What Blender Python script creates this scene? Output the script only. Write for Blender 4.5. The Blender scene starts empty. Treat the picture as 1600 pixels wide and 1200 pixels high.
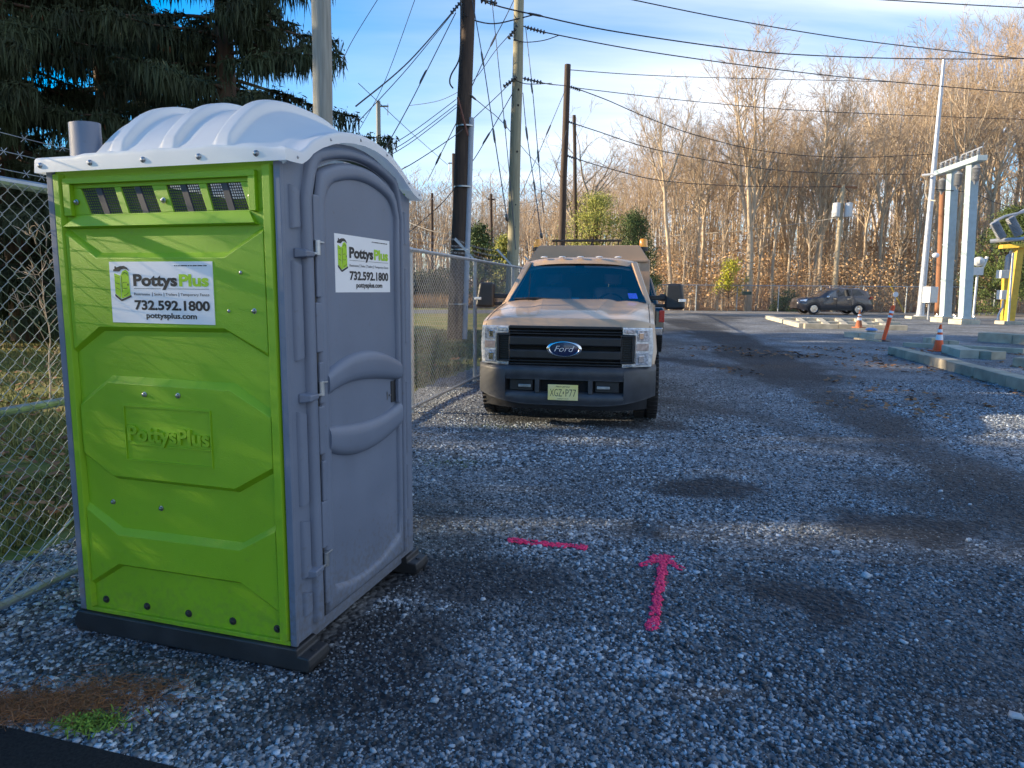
import bpy, bmesh, math, random
import numpy as np
from mathutils import Vector, Matrix
R = math.radians
random.seed(7)
scene = bpy.context.scene
col = scene.collection

# ------------------------------------------------------------------ camera
F_PX, PITCH, ROLL, CAM_H = 1080.2, 0.1364, -0.0086, 1.52
cam_d = bpy.data.cameras.new('camera'); cam = bpy.data.objects.new('camera', cam_d); col.objects.link(cam)
cam_d.sensor_width = 36; cam_d.lens = 36 * F_PX / 1600; cam_d.clip_start = 0.05; cam_d.clip_end = 2000
_f = Vector((0, math.cos(PITCH), -math.sin(PITCH))); _u = Vector((0, math.sin(PITCH), math.cos(PITCH))); _r = Vector((1, 0, 0))
cr, sr = math.cos(ROLL), math.sin(ROLL)
_right = _r * cr - _u * sr; _up = _r * sr + _u * cr
m = Matrix.Identity(4)
for i in range(3):
    m[i][0] = _right[i]; m[i][1] = _up[i]; m[i][2] = -_f[i]
m[2][3] = CAM_H
cam.matrix_world = m
scene.camera = cam
cam_d.dof.use_dof = True; cam_d.dof.focus_distance = 3.6; cam_d.dof.aperture_fstop = 13.0

# ------------------------------------------------------------------ light
SUN_EL, SUN_AHEAD = 18.0, 3.5           # sun low on the left, a little ahead of the camera
sdir = Vector((-math.cos(R(SUN_AHEAD)) * math.cos(R(SUN_EL)), math.sin(R(SUN_AHEAD)) * math.cos(R(SUN_EL)), math.sin(R(SUN_EL))))
sun_d = bpy.data.lights.new('sun', 'SUN'); sun = bpy.data.objects.new('sun', sun_d); col.objects.link(sun)
sun_d.energy = 5.0; sun_d.angle = R(0.53); sun_d.color = (1.0, 0.79, 0.52)
sun.rotation_euler = sdir.to_track_quat('Z', 'Y').to_euler()
sun.location = (0, 0, 60)
world = bpy.data.worlds.new('World'); scene.world = world; world.use_nodes = True
wn, wl = world.node_tree.nodes, world.node_tree.links
wn.clear()
wo = wn.new('ShaderNodeOutputWorld'); bg = wn.new('ShaderNodeBackground'); bg.inputs['Strength'].default_value = 0.13
sky = wn.new('ShaderNodeTexSky'); sky.sky_type = 'NISHITA'; sky.sun_disc = False
sky.sun_elevation = R(SUN_EL); sky.sun_rotation = math.atan2(sdir.x, sdir.y)
sky.air_density = 1.0; sky.dust_density = 0.6; sky.ozone_density = 3.6; sky.altitude = 20
tc = wn.new('ShaderNodeTexCoord'); sep = wn.new('ShaderNodeSeparateXYZ'); wl.new(tc.outputs['Generated'], sep.inputs[0])
def wmath(op, a, b=None):
    n = wn.new('ShaderNodeMath'); n.operation = op
    for i, q in enumerate((a, b)):
        if q is None: continue
        if isinstance(q, (int, float)): n.inputs[i].default_value = q
        else: wl.new(q, n.inputs[i])
    return n.outputs[0]
zc = wmath('ADD', wmath('MAXIMUM', sep.outputs['Z'], 0.0), 0.12)
cx_ = wmath('DIVIDE', sep.outputs['X'], zc); cy_ = wmath('DIVIDE', sep.outputs['Y'], zc)
cmb = wn.new('ShaderNodeCombineXYZ'); wl.new(cx_, cmb.inputs[0]); wl.new(cy_, cmb.inputs[1])
mp = wn.new('ShaderNodeMapping'); mp.inputs['Rotation'].default_value = (0, 0, R(24)); mp.inputs['Scale'].default_value = (0.34, 1.05, 1); mp.inputs['Location'].default_value = (3.1, 0.6, 0)
wl.new(cmb.outputs[0], mp.inputs[0])
cn = wn.new('ShaderNodeTexNoise'); cn.inputs['Scale'].default_value = 0.9; cn.inputs['Detail'].default_value = 7; cn.inputs['Roughness'].default_value = 0.52; cn.inputs['Distortion'].default_value = 0.35
wl.new(mp.outputs[0], cn.inputs['Vector'])
crp = wn.new('ShaderNodeValToRGB'); crp.color_ramp.elements[0].position = 0.22; crp.color_ramp.elements[1].position = 0.56
wl.new(cn.outputs['Fac'], crp.inputs[0])
# thin cloud veil lies to the right and low; upper left stays open blue
veil = wmath('ADD', wmath('MULTIPLY', sep.outputs['X'], 1.3), wmath('MULTIPLY', sep.outputs['Z'], -1.5)); veil = wmath('ADD', veil, 1.02)
vcl = wn.new('ShaderNodeClamp'); wl.new(veil, vcl.inputs[0])
cf = wmath('MULTIPLY', crp.outputs['Color'], vcl.outputs[0]); cf = wmath('MULTIPLY', cf, 0.9)
mixc = wn.new('ShaderNodeMix'); mixc.data_type = 'RGBA'; wl.new(cf, mixc.inputs[0]); hs = wn.new('ShaderNodeHueSaturation'); hs.inputs['Saturation'].default_value = 1.62; hs.inputs['Value'].default_value = 1.0; wl.new(sky.outputs[0], hs.inputs['Color'])
wl.new(hs.outputs[0], mixc.inputs[6]); 
cn2 = wn.new('ShaderNodeTexNoise'); cn2.inputs['Scale'].default_value = 1.7; cn2.inputs['Detail'].default_value = 6; cn2.inputs['Roughness'].default_value = 0.55; cn2.inputs['Distortion'].default_value = 0.4; wl.new(mp.outputs[0], cn2.inputs['Vector'])
cr2 = wn.new('ShaderNodeValToRGB'); cr2.color_ramp.elements[0].position = .32; cr2.color_ramp.elements[0].color = (3.4, 3.8, 4.4, 1); cr2.color_ramp.elements[1].position = .62; cr2.color_ramp.elements[1].color = (4.9, 5.0, 5.25, 1)
wl.new(cn2.outputs['Fac'], cr2.inputs[0]); wl.new(cr2.outputs[0], mixc.inputs[7])
wl.new(mixc.outputs[2], bg.inputs['Color']); wl.new(bg.outputs[0], wo.inputs[0])
scene.view_settings.view_transform = 'Standard'; scene.view_settings.look = 'None'; scene.view_settings.gamma = 1.0
scene.view_settings.exposure = 1.2
scene.cycles.use_denoising = True
scene.cycles.max_bounces = 6; scene.cycles.transparent_max_bounces = 12
scene.cycles.sample_clamp_indirect = 6

# ------------------------------------------------------------------ helpers
_c, _s = math.cos(PITCH), math.sin(PITCH)
def ray(u, v):
    xr = (u - 800) / F_PX; ur = (600 - v) / F_PX
    x = xr * cr + ur * sr; up = -xr * sr + ur * cr
    return Vector((x, _c + up * _s, -_s + up * _c))
def at(u, v, Y):                     # the point seen at photo pixel (u, v) at depth Y
    d = ray(u, v); return Vector((0, 0, CAM_H)) + d * (Y / d.y)
def gnd(u, v, z=0.0):
    d = ray(u, v); return Vector((0, 0, CAM_H)) + d * ((z - CAM_H) / d.z)
def foot(u, Y, z=0.0):               # ground point below pixel column u at depth Y
    v = 480.0
    for _ in range(8):
        p = at(u, v, Y); v += (p.z - z) * F_PX / Y
    return Vector((p.x, Y, z))

MATS = {}
def mat(name, base, rough=0.6, metal=0.0, var=0.0, vscale=6.0, base2=None, bump=0.0, bscale=60.0, spec=0.5, coat=0.0, stretch=None, detail=4.0):
    if name in MATS: return MATS[name]
    M = bpy.data.materials.new(name); M.use_nodes = True; MATS[name] = M
    n, l = M.node_tree.nodes, M.node_tree.links; b = n['Principled BSDF']
    b.inputs['Base Color'].default_value = (*base, 1); b.inputs['Roughness'].default_value = rough; b.inputs['Metallic'].default_value = metal
    b.inputs['Specular IOR Level'].default_value = spec; b.inputs['Coat Weight'].default_value = coat; b.inputs['Coat Roughness'].default_value = 0.06
    t = n.new('ShaderNodeTexCoord'); src = t.outputs['Object']
    if stretch:
        mpn = n.new('ShaderNodeMapping'); mpn.inputs['Scale'].default_value = stretch; l.new(src, mpn.inputs[0]); src = mpn.outputs[0]
    if var > 0 or base2:
        nz = n.new('ShaderNodeTexNoise'); nz.inputs['Scale'].default_value = vscale; nz.inputs['Detail'].default_value = detail; l.new(src, nz.inputs['Vector'])
        rp = n.new('ShaderNodeValToRGB'); rp.color_ramp.elements[0].position = 0.3; rp.color_ramp.elements[1].position = 0.7
        lo = base2 if base2 else tuple(c * (1 - var) for c in base); hi = base if base2 else tuple(min(1, c * (1 + var)) for c in base)
        rp.color_ramp.elements[0].color = (*lo, 1); rp.color_ramp.elements[1].color = (*hi, 1)
        l.new(nz.outputs['Fac'], rp.inputs[0]); l.new(rp.outputs[0], b.inputs['Base Color'])
        mr = n.new('ShaderNodeMapRange'); mr.inputs[3].default_value = max(0.02, rough - 0.08); mr.inputs[4].default_value = min(1, rough + 0.1)
        l.new(nz.outputs['Fac'], mr.inputs[0]); l.new(mr.outputs[0], b.inputs['Roughness'])
    if bump > 0:
        bz = n.new('ShaderNodeTexNoise'); bz.inputs['Scale'].default_value = bscale; bz.inputs['Detail'].default_value = 3; l.new(src, bz.inputs['Vector'])
        bp = n.new('ShaderNodeBump'); bp.inputs['Strength'].default_value = bump; bp.inputs['Distance'].default_value = 0.01
        l.new(bz.outputs['Fac'], bp.inputs['Height']); l.new(bp.outputs[0], b.inputs['Normal'])
    return M
def add_island(M, attr='shade', lo=0.6, hi=1.4):   # per-piece colour carried by a mesh attribute
    n, l = M.node_tree.nodes, M.node_tree.links; b = n['Principled BSDF']
    a = n.new('ShaderNodeAttribute'); a.attribute_name = attr
    mr = n.new('ShaderNodeMapRange'); mr.inputs[3].default_value = lo; mr.inputs[4].default_value = hi; l.new(a.outputs['Fac'], mr.inputs[0])
    mx = n.new('ShaderNodeMix'); mx.data_type = 'RGBA'; mx.blend_type = 'MULTIPLY'; mx.inputs[0].default_value = 1
    old = b.inputs['Base Color']
    if old.is_linked: l.new(old.links[0].from_socket, mx.inputs[6])
    else: mx.inputs[6].default_value = old.default_value
    l.new(mr.outputs[0], mx.inputs[7]); l.new(mx.outputs[2], b.inputs['Base Color'])
    return M

def tag(o, label=None, cat=None, group=None, kind=None):
    if label: o['label'] = label
    if cat: o['category'] = cat
    if group: o['group'] = group
    if kind: o['kind'] = kind
    return o
def empty(name, loc=(0, 0, 0), rz=0.0, label=None, cat=None, group=None):
    o = bpy.data.objects.new(name, None); col.objects.link(o); o.location = loc; o.rotation_euler = (0, 0, rz); o.empty_display_size = 0.2
    return tag(o, label, cat, group)
def children(o): return [c for c in bpy.data.objects if c.parent == o]
def copy_tree(o, parent=None):
    c = o.copy(); col.objects.link(c); c.parent = parent
    for ch in children(o): copy_tree(ch, c)
    return c

class MB:
    def __init__(s): s.v = []; s.f = []
    def add(s, vs, fs):
        o = len(s.v); s.v += [tuple(p) for p in vs]; s.f += [tuple(i + o for i in f) for f in fs]; return s
    def box(s, x0, x1, y0, y1, z0, z1):
        return s.add([(x0,y0,z0),(x1,y0,z0),(x1,y1,z0),(x0,y1,z0),(x0,y0,z1),(x1,y0,z1),(x1,y1,z1),(x0,y1,z1)],
                     [(0,3,2,1),(4,5,6,7),(0,1,5,4),(1,2,6,5),(2,3,7,6),(3,0,4,7)])
    def hexa(s, p):                   # 8 free corners, bottom ring then top ring
        return s.add(p, [(0,3,2,1),(4,5,6,7),(0,1,5,4),(1,2,6,5),(2,3,7,6),(3,0,4,7)])
    def tube(s, pts, rad, n=8, caps=True):
        pts = [Vector(p) for p in pts]
        if isinstance(rad, (int, float)): rad = [rad] * len(pts)
        vs, fs = [], []; ref = None
        for i, p in enumerate(pts):
            d = (pts[min(i+1, len(pts)-1)] - pts[max(i-1, 0)]).normalized()
            if ref is None: ref = Vector((0, 0, 1)) if abs(d.z) < 0.9 else Vector((1, 0, 0))
            a = d.cross(ref).normalized(); b = d.cross(a).normalized(); ref = -b if False else ref
            for k in range(n):
                t = 2 * math.pi * k / n; vs.append(p + (a * math.cos(t) + b * math.sin(t)) * rad[i])
        for i in range(len(pts) - 1):
            for k in range(n):
                k2 = (k + 1) % n; fs.append((i*n+k, i*n+k2, (i+1)*n+k2, (i+1)*n+k))
        if caps: fs.append(tuple(range(n))[::-1]); fs.append(tuple((len(pts)-1)*n + k for k in range(n)))
        return s.add(vs, fs)
    def prism(s, poly, fn0, fn1):     # polygon (2-D) mapped by fn0 / fn1 to the two end faces
        n = len(poly); vs = [fn0(*p) for p in poly] + [fn1(*p) for p in poly]
        fs = [tuple(range(n))[::-1], tuple(range(n, 2*n))] + [(i, (i+1) % n, n + (i+1) % n, n + i) for i in range(n)]
        return s.add(vs, fs)
    def grid(s, fn, us, vs_):
        nu, nv = len(us), len(vs_)
        vv = [fn(u, v) for v in vs_ for u in us]
        return s.add(vv, [(j*nu+i, j*nu+i+1, (j+1)*nu+i+1, (j+1)*nu+i) for j in range(nv-1) for i in range(nu-1)])
    def ball(s, c, r, nu=12, nv=8):
        if isinstance(r, (int, float)): r = (r, r, r)
        vs = [(c[0], c[1], c[2] - r[2])]
        for j in range(1, nv):
            ph = -math.pi/2 + math.pi * j / nv
            for i in range(nu):
                t = 2*math.pi*i/nu; vs.append((c[0]+r[0]*math.cos(ph)*math.cos(t), c[1]+r[1]*math.cos(ph)*math.sin(t), c[2]+r[2]*math.sin(ph)))
        vs.append((c[0], c[1], c[2] + r[2])); fs = []
        for i in range(nu):
            fs.append((0, 1+(i+1) % nu, 1+i)); fs.append((len(vs)-1, 1+(nv-2)*nu+i, 1+(nv-2)*nu+(i+1) % nu))
        for j in range(nv-2):
            for i in range(nu): fs.append((1+j*nu+i, 1+j*nu+(i+1) % nu, 1+(j+1)*nu+(i+1) % nu, 1+(j+1)*nu+i))
        return s.add(vs, fs)
    def lathe(s, prof, n=24, c=(0, 0, 0), axis='Z', closed=False):
        vs = []
        for r, h in prof:
            for k in range(n):
                t = 2*math.pi*k/n; a, b = r*math.cos(t), r*math.sin(t)
                p = {'Z': (a, b, h), 'X': (h, a, b), 'Y': (a, h, b)}[axis]
                vs.append((p[0]+c[0], p[1]+c[1], p[2]+c[2]))
        m_ = len(prof); fs = [(i*n+k, i*n+(k+1) % n, ((i+1) % m_)*n+(k+1) % n, ((i+1) % m_)*n+k) for i in range(m_ if closed else m_-1) for k in range(n)]
        if not closed:
            fs.append(tuple(range(n))[::-1]); fs.append(tuple((m_-1)*n+k for k in range(n)))
        return s.add(vs, fs)
    def build(s, name, material, parent=None, bevel=0.0, smooth=35, seg=2):
        me = bpy.data.meshes.new(name); me.from_pydata(s.v, [], s.f); me.materials.append(material)
        bm = bmesh.new(); bm.from_mesh(me); bmesh.ops.recalc_face_normals(bm, faces=bm.faces); bm.to_mesh(me); bm.free()
        if smooth:
            me.polygons.foreach_set('use_smooth', [True] * len(me.polygons)); me.set_sharp_from_angle(angle=R(smooth))
        o = bpy.data.objects.new(name, me); col.objects.link(o); o.parent = parent
        if bevel > 0:
            b = o.modifiers.new('bevel', 'BEVEL'); b.width = bevel; b.segments = seg; b.limit_method = 'ANGLE'; b.angle_limit = R(28); b.harden_normals = True
        return o

def np_mesh(name, V, Fq, material, parent=None, attrs=None, smooth=False, link=True):
    V = np.asarray(V, np.float32).reshape(-1, 3); Fq = np.asarray(Fq, np.int32); k = Fq.shape[1]
    me = bpy.data.meshes.new(name); me.vertices.add(len(V)); me.vertices.foreach_set('co', V.ravel())
    me.loops.add(Fq.size); me.loops.foreach_set('vertex_index', Fq.ravel())
    me.polygons.add(len(Fq)); me.polygons.foreach_set('loop_start', np.arange(len(Fq), dtype=np.int32) * k)
    if smooth: me.polygons.foreach_set('use_smooth', np.ones(len(Fq), bool))
    if attrs:
        for an, av in attrs.items():
            a = me.attributes.new(an, 'FLOAT', 'POINT'); a.data.foreach_set('value', np.asarray(av, np.float32))
    me.update(calc_edges=True); me.validate(); me.materials.append(material)
    if not link: return me
    o = bpy.data.objects.new(name, me); col.objects.link(o); o.parent = parent
    return o
def seg_mesh(P0, P1, r0, r1, n):       # vectorised tubes, one per segment
    P0, P1 = np.asarray(P0, float), np.asarray(P1, float); r0, r1 = np.asarray(r0, float), np.asarray(r1, float)
    d = P1 - P0; L = np.linalg.norm(d, axis=1, keepdims=True); d = d / np.maximum(L, 1e-6)
    ref = np.where(np.abs(d[:, 2:3]) < 0.9, np.array([[0, 0, 1.0]]), np.array([[1.0, 0, 0]]))
    a = np.cross(d, ref); a /= np.linalg.norm(a, axis=1, keepdims=True); b = np.cross(d, a)
    t = 2*np.pi*np.arange(n)/n; ring = a[:, None]*np.cos(t)[None, :, None] + b[:, None]*np.sin(t)[None, :, None]
    V = np.concatenate([P0[:, None] + ring*r0[:, None, None], P1[:, None] + ring*r1[:, None, None]], 1)
    base = (np.arange(len(P0))*2*n)[:, None, None]; k = np.arange(n)
    q = np.stack([k, (k+1) % n, n+(k+1) % n, n+k], 1)[None]
    return V.reshape(-1, 3), (base + q).reshape(-1, 4)
def vnoise(x, y, seed=0):
    x, y = np.asarray(x, float), np.asarray(y, float); xi, yi = np.floor(x).astype(np.int64), np.floor(y).astype(np.int64)
    fx, fy = x-xi, y-yi; fx = fx*fx*(3-2*fx); fy = fy*fy*(3-2*fy)
    h = lambda a, b: ((((a*374761393 + b*668265263 + seed*974634777) ^ ((a*374761393 + b*668265263 + seed*974634777) >> 13)) * 1274126177) & 0xffff) / 65535.0
    return (h(xi, yi)*(1-fx)+h(xi+1, yi)*fx)*(1-fy) + (h(xi, yi+1)*(1-fx)+h(xi+1, yi+1)*fx)*fy
def fbm(x, y, seed=0, o=4):
    s, a, t = 0, 1, 0
    for i in range(o): s = s + a*vnoise(x*2**i, y*2**i, seed+i); t += a; a *= 0.55
    return s/t

_txt = {}
def text_mesh(body, bold=0.0, shear=0.0, extrude=0.0):
    k = (body, bold, shear, extrude)
    if k in _txt: return _txt[k]
    c = bpy.data.curves.new('lettering', 'FONT'); c.body = body; c.offset = bold; c.shear = shear; c.extrude = extrude; c.resolution_u = 4
    o = bpy.data.objects.new('lettering', c); col.objects.link(o)
    dg = bpy.context.evaluated_depsgraph_get(); me = bpy.data.meshes.new_from_object(o.evaluated_get(dg))
    vs = np.array([v.co[:] for v in me.vertices]); fs = [tuple(p.vertices) for p in me.polygons]
    bpy.data.objects.remove(o); bpy.data.curves.remove(c); bpy.data.meshes.remove(me)
    _txt[k] = (vs, fs); return _txt[k]
def put_text(mb, body, org, ux, uz, x0, x1, base, cap, bold=0.0, shear=0.0, extrude=0.0, nrm=None, ref='P'):
    """letters between x0..x1 along ux from org, baseline at `base`, capital height `cap` along uz"""
    vs, fs = text_mesh(body, bold, shear, extrude); capv, _ = text_mesh(ref, bold, 0, 0)
    xa, xb = vs[:, 0].min(), vs[:, 0].max(); ch = capv[:, 1].max()
    sx = (x1-x0)/(xb-xa); sz = cap/ch
    org, ux, uz = Vector(org), Vector(ux), Vector(uz); nv = Vector(nrm) if nrm else ux.cross(uz)
    mb.add([org + ux*(x0+(v[0]-xa)*sx) + uz*(base+v[1]*sz) + nv*v[2] for v in vs], fs)

# ------------------------------------------------------------------ materials
green = mat('green_plastic', (0.225, 0.44, 0.008), 0.46, var=0.06, vscale=3, bump=0.22, bscale=330)
grayp = mat('gray_plastic', (0.14, 0.172, 0.24), 0.42, var=0.08, vscale=4, bump=0.05, bscale=240)
blackp = mat('black_plastic', (0.022, 0.023, 0.026), 0.5, var=0.3, vscale=8, bump=0.1, bscale=150)
meshgray = mat('vent_screen_plastic', (0.045, 0.05, 0.06), 0.6, var=0.2)
steel = mat('galvanised_steel', (0.42, 0.44, 0.46), 0.42, 0.85, var=0.25, vscale=14, bump=0.05, bscale=120)
rivetm = mat('rivet_steel', (0.35, 0.36, 0.38), 0.35, 0.9, var=0.2)
white = mat('sign_white', (0.80, 0.81, 0.83), 0.4, var=0.02)
ink = mat('sign_black_ink', (0.012, 0.012, 0.016), 0.45, var=0.1)
lime = mat('sign_lime_ink', (0.36, 0.62, 0.01), 0.45, var=0.05)
roofm = mat('roof_translucent_white', (0.90, 0.91, 0.92), 0.38, var=0.03, vscale=3, bump=0.02, bscale=90)
def mud(M, top, amount):
    n, l = M.node_tree.nodes, M.node_tree.links; b = n['Principled BSDF']; t = n.new('ShaderNodeTexCoord'); sp = n.new('ShaderNodeSeparateXYZ'); l.new(t.outputs['Object'], sp.inputs[0])
    mr = n.new('ShaderNodeMapRange'); mr.inputs[1].default_value = .08; mr.inputs[2].default_value = top; mr.inputs[3].default_value = .30; mr.inputs[4].default_value = 0; l.new(sp.outputs['Z'], mr.inputs[0])
    nz = n.new('ShaderNodeTexNoise'); nz.inputs['Scale'].default_value = 38; nz.inputs['Detail'].default_value = 6; l.new(t.outputs['Object'], nz.inputs['Vector'])
    ad = n.new('ShaderNodeMath'); l.new(mr.outputs[0], ad.inputs[0]); l.new(nz.outputs['Fac'], ad.inputs[1]); r2 = n.new('ShaderNodeMapRange'); r2.inputs[1].default_value = .62; r2.inputs[2].default_value = .86; r2.inputs[4].default_value = amount; l.new(ad.outputs[0], r2.inputs[0])
    mx = n.new('ShaderNodeMix'); mx.data_type = 'RGBA'; l.new(r2.outputs[0], mx.inputs[0]); old = b.inputs['Base Color'].links[0].from_socket; l.new(old, mx.inputs[6]); mx.inputs[7].default_value = (.10, .085, .065, 1); l.new(mx.outputs[2], b.inputs['Base Color'])
mud(green, .40, .20); mud(grayp, .5, .42)
def _roof():
    n, l = roofm.node_tree.nodes, roofm.node_tree.links; b = n['Principled BSDF']; out = n['Material Output']
    tr = n.new('ShaderNodeBsdfTranslucent'); tr.inputs[0].default_value = (0.85, 0.88, 0.9, 1)
    mx = n.new('ShaderNodeMixShader'); mx.inputs[0].default_value = 0.3
    l.new(b.outputs[0], mx.inputs[1]); l.new(tr.outputs[0], mx.inputs[2]); l.new(mx.outputs[0], out.inputs[0])
_roof()

# ------------------------------------------------------------------ sign shared by toilet side and door
def sign(parent, org, ux, uz, nrm, w, h):
    org, ux, uz, nrm = Vector(org), Vector(ux), Vector(uz), Vector(nrm)
    P = lambda u, v, d=0.0: org + ux*(u*w) + uz*((1-v)*h) + nrm*d
    b = MB(); b.hexa([P(0,1,-.004),P(1,1,-.004),P(1,0,-.004),P(0,0,-.004),P(0,1),P(1,1),P(1,0),P(0,0)])
    s = b.build('sign', white, parent, smooth=0); s['label'] = 'white rental sign with black and lime lettering'
    def flat(name, polys, mt, d=.0012):
        q = MB()
        for pl in polys: q.prism(pl, lambda u, v: P(u, v, .0002), lambda u, v: P(u, v, d))
        return q.build(name, mt, s, smooth=0)
    def words(items, mt):
        q = MB()
        for body, u0, u1, vb, cap, bold in items:
            put_text(q, body, P(0, 1, .0012), ux, uz, u0*w, u1*w, (1-vb)*h, cap*h, bold=bold, nrm=nrm)
        return q.build('lettering', mt, s, smooth=0)
    words([('Pottys', .235, .665, .385, .185, .042), ('732.592.1800', .235, .962, .775, .15, .036), ('pottysplus.com', .345, .835, .912, .088, .03),
           ('Restrooms', .237, .395, .545, .042, .004), ('Sinks', .435, .51, .545, .042, .004), ('Trailers', .545, .655, .545, .042, .004), ('Temporary Fence', .69, .962, .545, .042, .004)], ink)
    words([('Plus', .682, .962, .385, .185, .042)], lime)
    rules = [[(.237,.432),(.237,.437),(.50,.437),(.50,.432)], [(.572,.432),(.572,.437),(.962,.437),(.962,.432)]]
    for x in (.415, .528, .672): rules.append([(x,.495),(x,.56),(x+.003,.56),(x+.003,.495)])
    x = .645
    rr = random.Random(3)
    while x < .95:
        dx = rr.uniform(.008, .02); rules.append([(x,.058),(x,.074),(x+dx,.074),(x+dx,.058)]); x += dx + rr.choice((.003,.004,.009))
    flat('rule_lines', rules, ink)
    # little cabin emblem
    body = [[(.048,.19),(.048,.52),(.104,.605),(.104,.225)], [(.110,.225),(.110,.605),(.198,.545),(.190,.17),(.165,.13),(.135,.15)]]
    flat('emblem_cabin', body, lime, .0013)
    lines = [[(.040,.155),(.044,.125),(.056,.118),(.056,.075),(.068,.075),(.070,.098),(.11,.072),(.15,.068),(.178,.095),(.198,.148),(.176,.125),(.15,.115),(.12,.125),(.10,.158)],
             [(.046,.53),(.046,.565),(.104,.645),(.112,.645),(.206,.575),(.206,.545),(.108,.618)],
             [(.118,.24),(.118,.5),(.122,.5),(.122,.24)], [(.176,.36),(.176,.395),(.186,.385),(.186,.352)],
             [(.128,.345),(.150,.33),(.172,.335),(.172,.341),(.150,.337),(.128,.352)], [(.128,.43),(.150,.438),(.172,.425),(.172,.431),(.150,.445),(.128,.437)],
             [(.130,.215),(.150,.18),(.172,.19),(.182,.23),(.186,.23),(.175,.182),(.150,.17),(.127,.21)], [(.135,.555),(.160,.545),(.182,.51),(.182,.50),(.160,.535),(.135,.547)],
             [(.056,.34),(.095,.36),(.095,.367),(.056,.347)], [(.056,.42),(.095,.45),(.095,.458),(.056,.428)], [(.054,.24),(.096,.255),(.096,.261),(.054,.246)]]
    flat('emblem_lines', lines, ink, .0016)
    return s

# ------------------------------------------------------------------ the portable toilet (local x along the door, y along the green side)
TYAW = 1.2774
T = empty('portable_toilet', (-0.851, 2.597, 0), TYAW, 'lime green and grey portable toilet with white roof on gravel beside the fence', 'portable toilet')
W_ = 1.10
for x0, x1 in ((-.02, .125), (.985, 1.135)):         # skids
    b = MB()
    b.prism([(-.072,.028),(-.062,.0),(1.12,.0),(1.135,.03),(1.135,.05),(1.125,.066),(1.115,.092),(-.012,.092),(-.016,.064),(-.066,.060)], lambda y, z: (x0, y, z), lambda y, z: (x1, y, z))
    sk = b.build('skid', blackp, T, bevel=.008)
    b = MB(); b.tube([((x0+x1)/2, -.042, .05), ((x0+x1)/2, -.042, .068)], .012, 10); b.build('skid_bolt', blackp, sk)
b = MB(); b.box(.06, 1.04, .02, 1.08, .055, .125); b.build('tank_base', grayp, T, bevel=.006)
# green side: sheet with vent opening
def side_panel(name, x_of):
    """x_of(t): t = 0 wall surface, positive outwards"""
    b = MB(); X = x_of
    def bx(t0, t1, y0, y1, z0, z1): a_, c_ = sorted((X(t0), X(t1))); b.box(a_, c_, y0, y1, z0, z1)
    bx(-.025, 0, .028, 1.075, .10, 1.806); bx(-.025, 0, .028, 1.075, 1.909, 2.0)
    # uprights between the four louvre openings
    tops = [(.949,.779),(.747,.593),(.526,.373),(.338,.183)]; bots = [(.907,.743),(.710,.554),(.493,.338),(.309,.148)]
    edges_t = [1.075] + [e for p in tops for e in p] + [.028]; edges_b = [1.075] + [e for p in bots for e in p] + [.028]
    for k in range(0, 10, 2):
        a_, c_, d_, e_ = edges_b[k], edges_b[k+1], edges_t[k], edges_t[k+1]
        b.hexa([(X(-.025),a_,1.806),(X(0),a_,1.806),(X(0),c_,1.806),(X(-.025),c_,1.806),(X(-.025),d_,1.909),(X(0),d_,1.909),(X(0),e_,1.909),(X(-.025),e_,1.909)])
    def raised(out, inn, h):
        n = len(out); vs = [(X(0), *p) for p in out] + [(X(h), *p) for p in inn]
        b.add(vs, [(i, (i+1) % n, n+(i+1) % n, n+i) for i in range(n)])
        return [(X(h), *p) for p in inn]
    def panel(top, bot, h, ins=.028, endh=None):
        """top/bot: 4 points left..right; middle part flat, ends bent towards the rails"""
        endh = h if endh is None else endh
        hs = [endh, h, h, endh]
        to = [(X(0), y, z) for y, z in top]; bo = [(X(0), y, z) for y, z in bot]
        ti = [(X(hh), y, z-ins) for (y, z), hh in zip(top, hs)]; bi = [(X(hh), y, z+ins*.8) for (y, z), hh in zip(bot, hs)]
        vs = to + ti + bi + bo; f = []
        for r_ in range(3):
            for i in range(3): f.append((r_*4+i, r_*4+i+1, r_*4+4+i+1, r_*4+4+i))
        f += [(0, 4, 8, 12), (3, 7, 11, 15)]
        b.add(vs, f)
    panel([(1.03,1.752),(.868,1.652),(.250,1.650),(.080,1.748)], [(1.03,1.238),(.876,1.335),(.262,1.343),(.078,1.250)], .026, .022, .016)
    panel([(1.02,1.040),(.850,1.150),(.248,1.146),(.078,1.046)], [(1.02,.795),(.857,.708),(.247,.706),(.078,.802)], .030, .026, .016)
    panel([(1.03,.590),(.852,.492),(.242,.497),(.078,.590)], [(1.03,.214),(.862,.318),(.243,.320),(.075,.215)], .028, .024, .016)
    # vent hood: frame, sloping sill
    for (y0, y1, z0, z1) in ((.105, 1.022, 1.925, 1.948), (.105, .135, 1.80, 1.925), (.985, 1.022, 1.80, 1.925)): bx(0, .020, y0, y1, z0, z1)
    b.hexa([(X(0),.105,1.748),(X(.03),.105,1.756),(X(.03),1.025,1.756),(X(0),1.025,1.748),(X(0),.145,1.802),(X(.004),.145,1.80),(X(.004),.975,1.80),(X(0),.975,1.802)])
    # corner rails and lower flange
    for y0, y1 in ((.030, .078), (1.028, 1.073)):
        b.hexa([(X(0),y0,.115),(X(.024),y0+.008,.115),(X(.024),y1-.008,.115),(X(0),y1,.115),(X(0),y0,1.965),(X(.024),y0+.008,1.965),(X(.024),y1-.008,1.965),(X(0),y1,1.965)])
    bx(0, .016, .028, 1.075, .094, .113)
    o = b.build(name, green, T, bevel=.007, smooth=40, seg=3)
    return tops, bots
tops, bots = side_panel('side_panel', lambda t: .012 - t)
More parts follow.
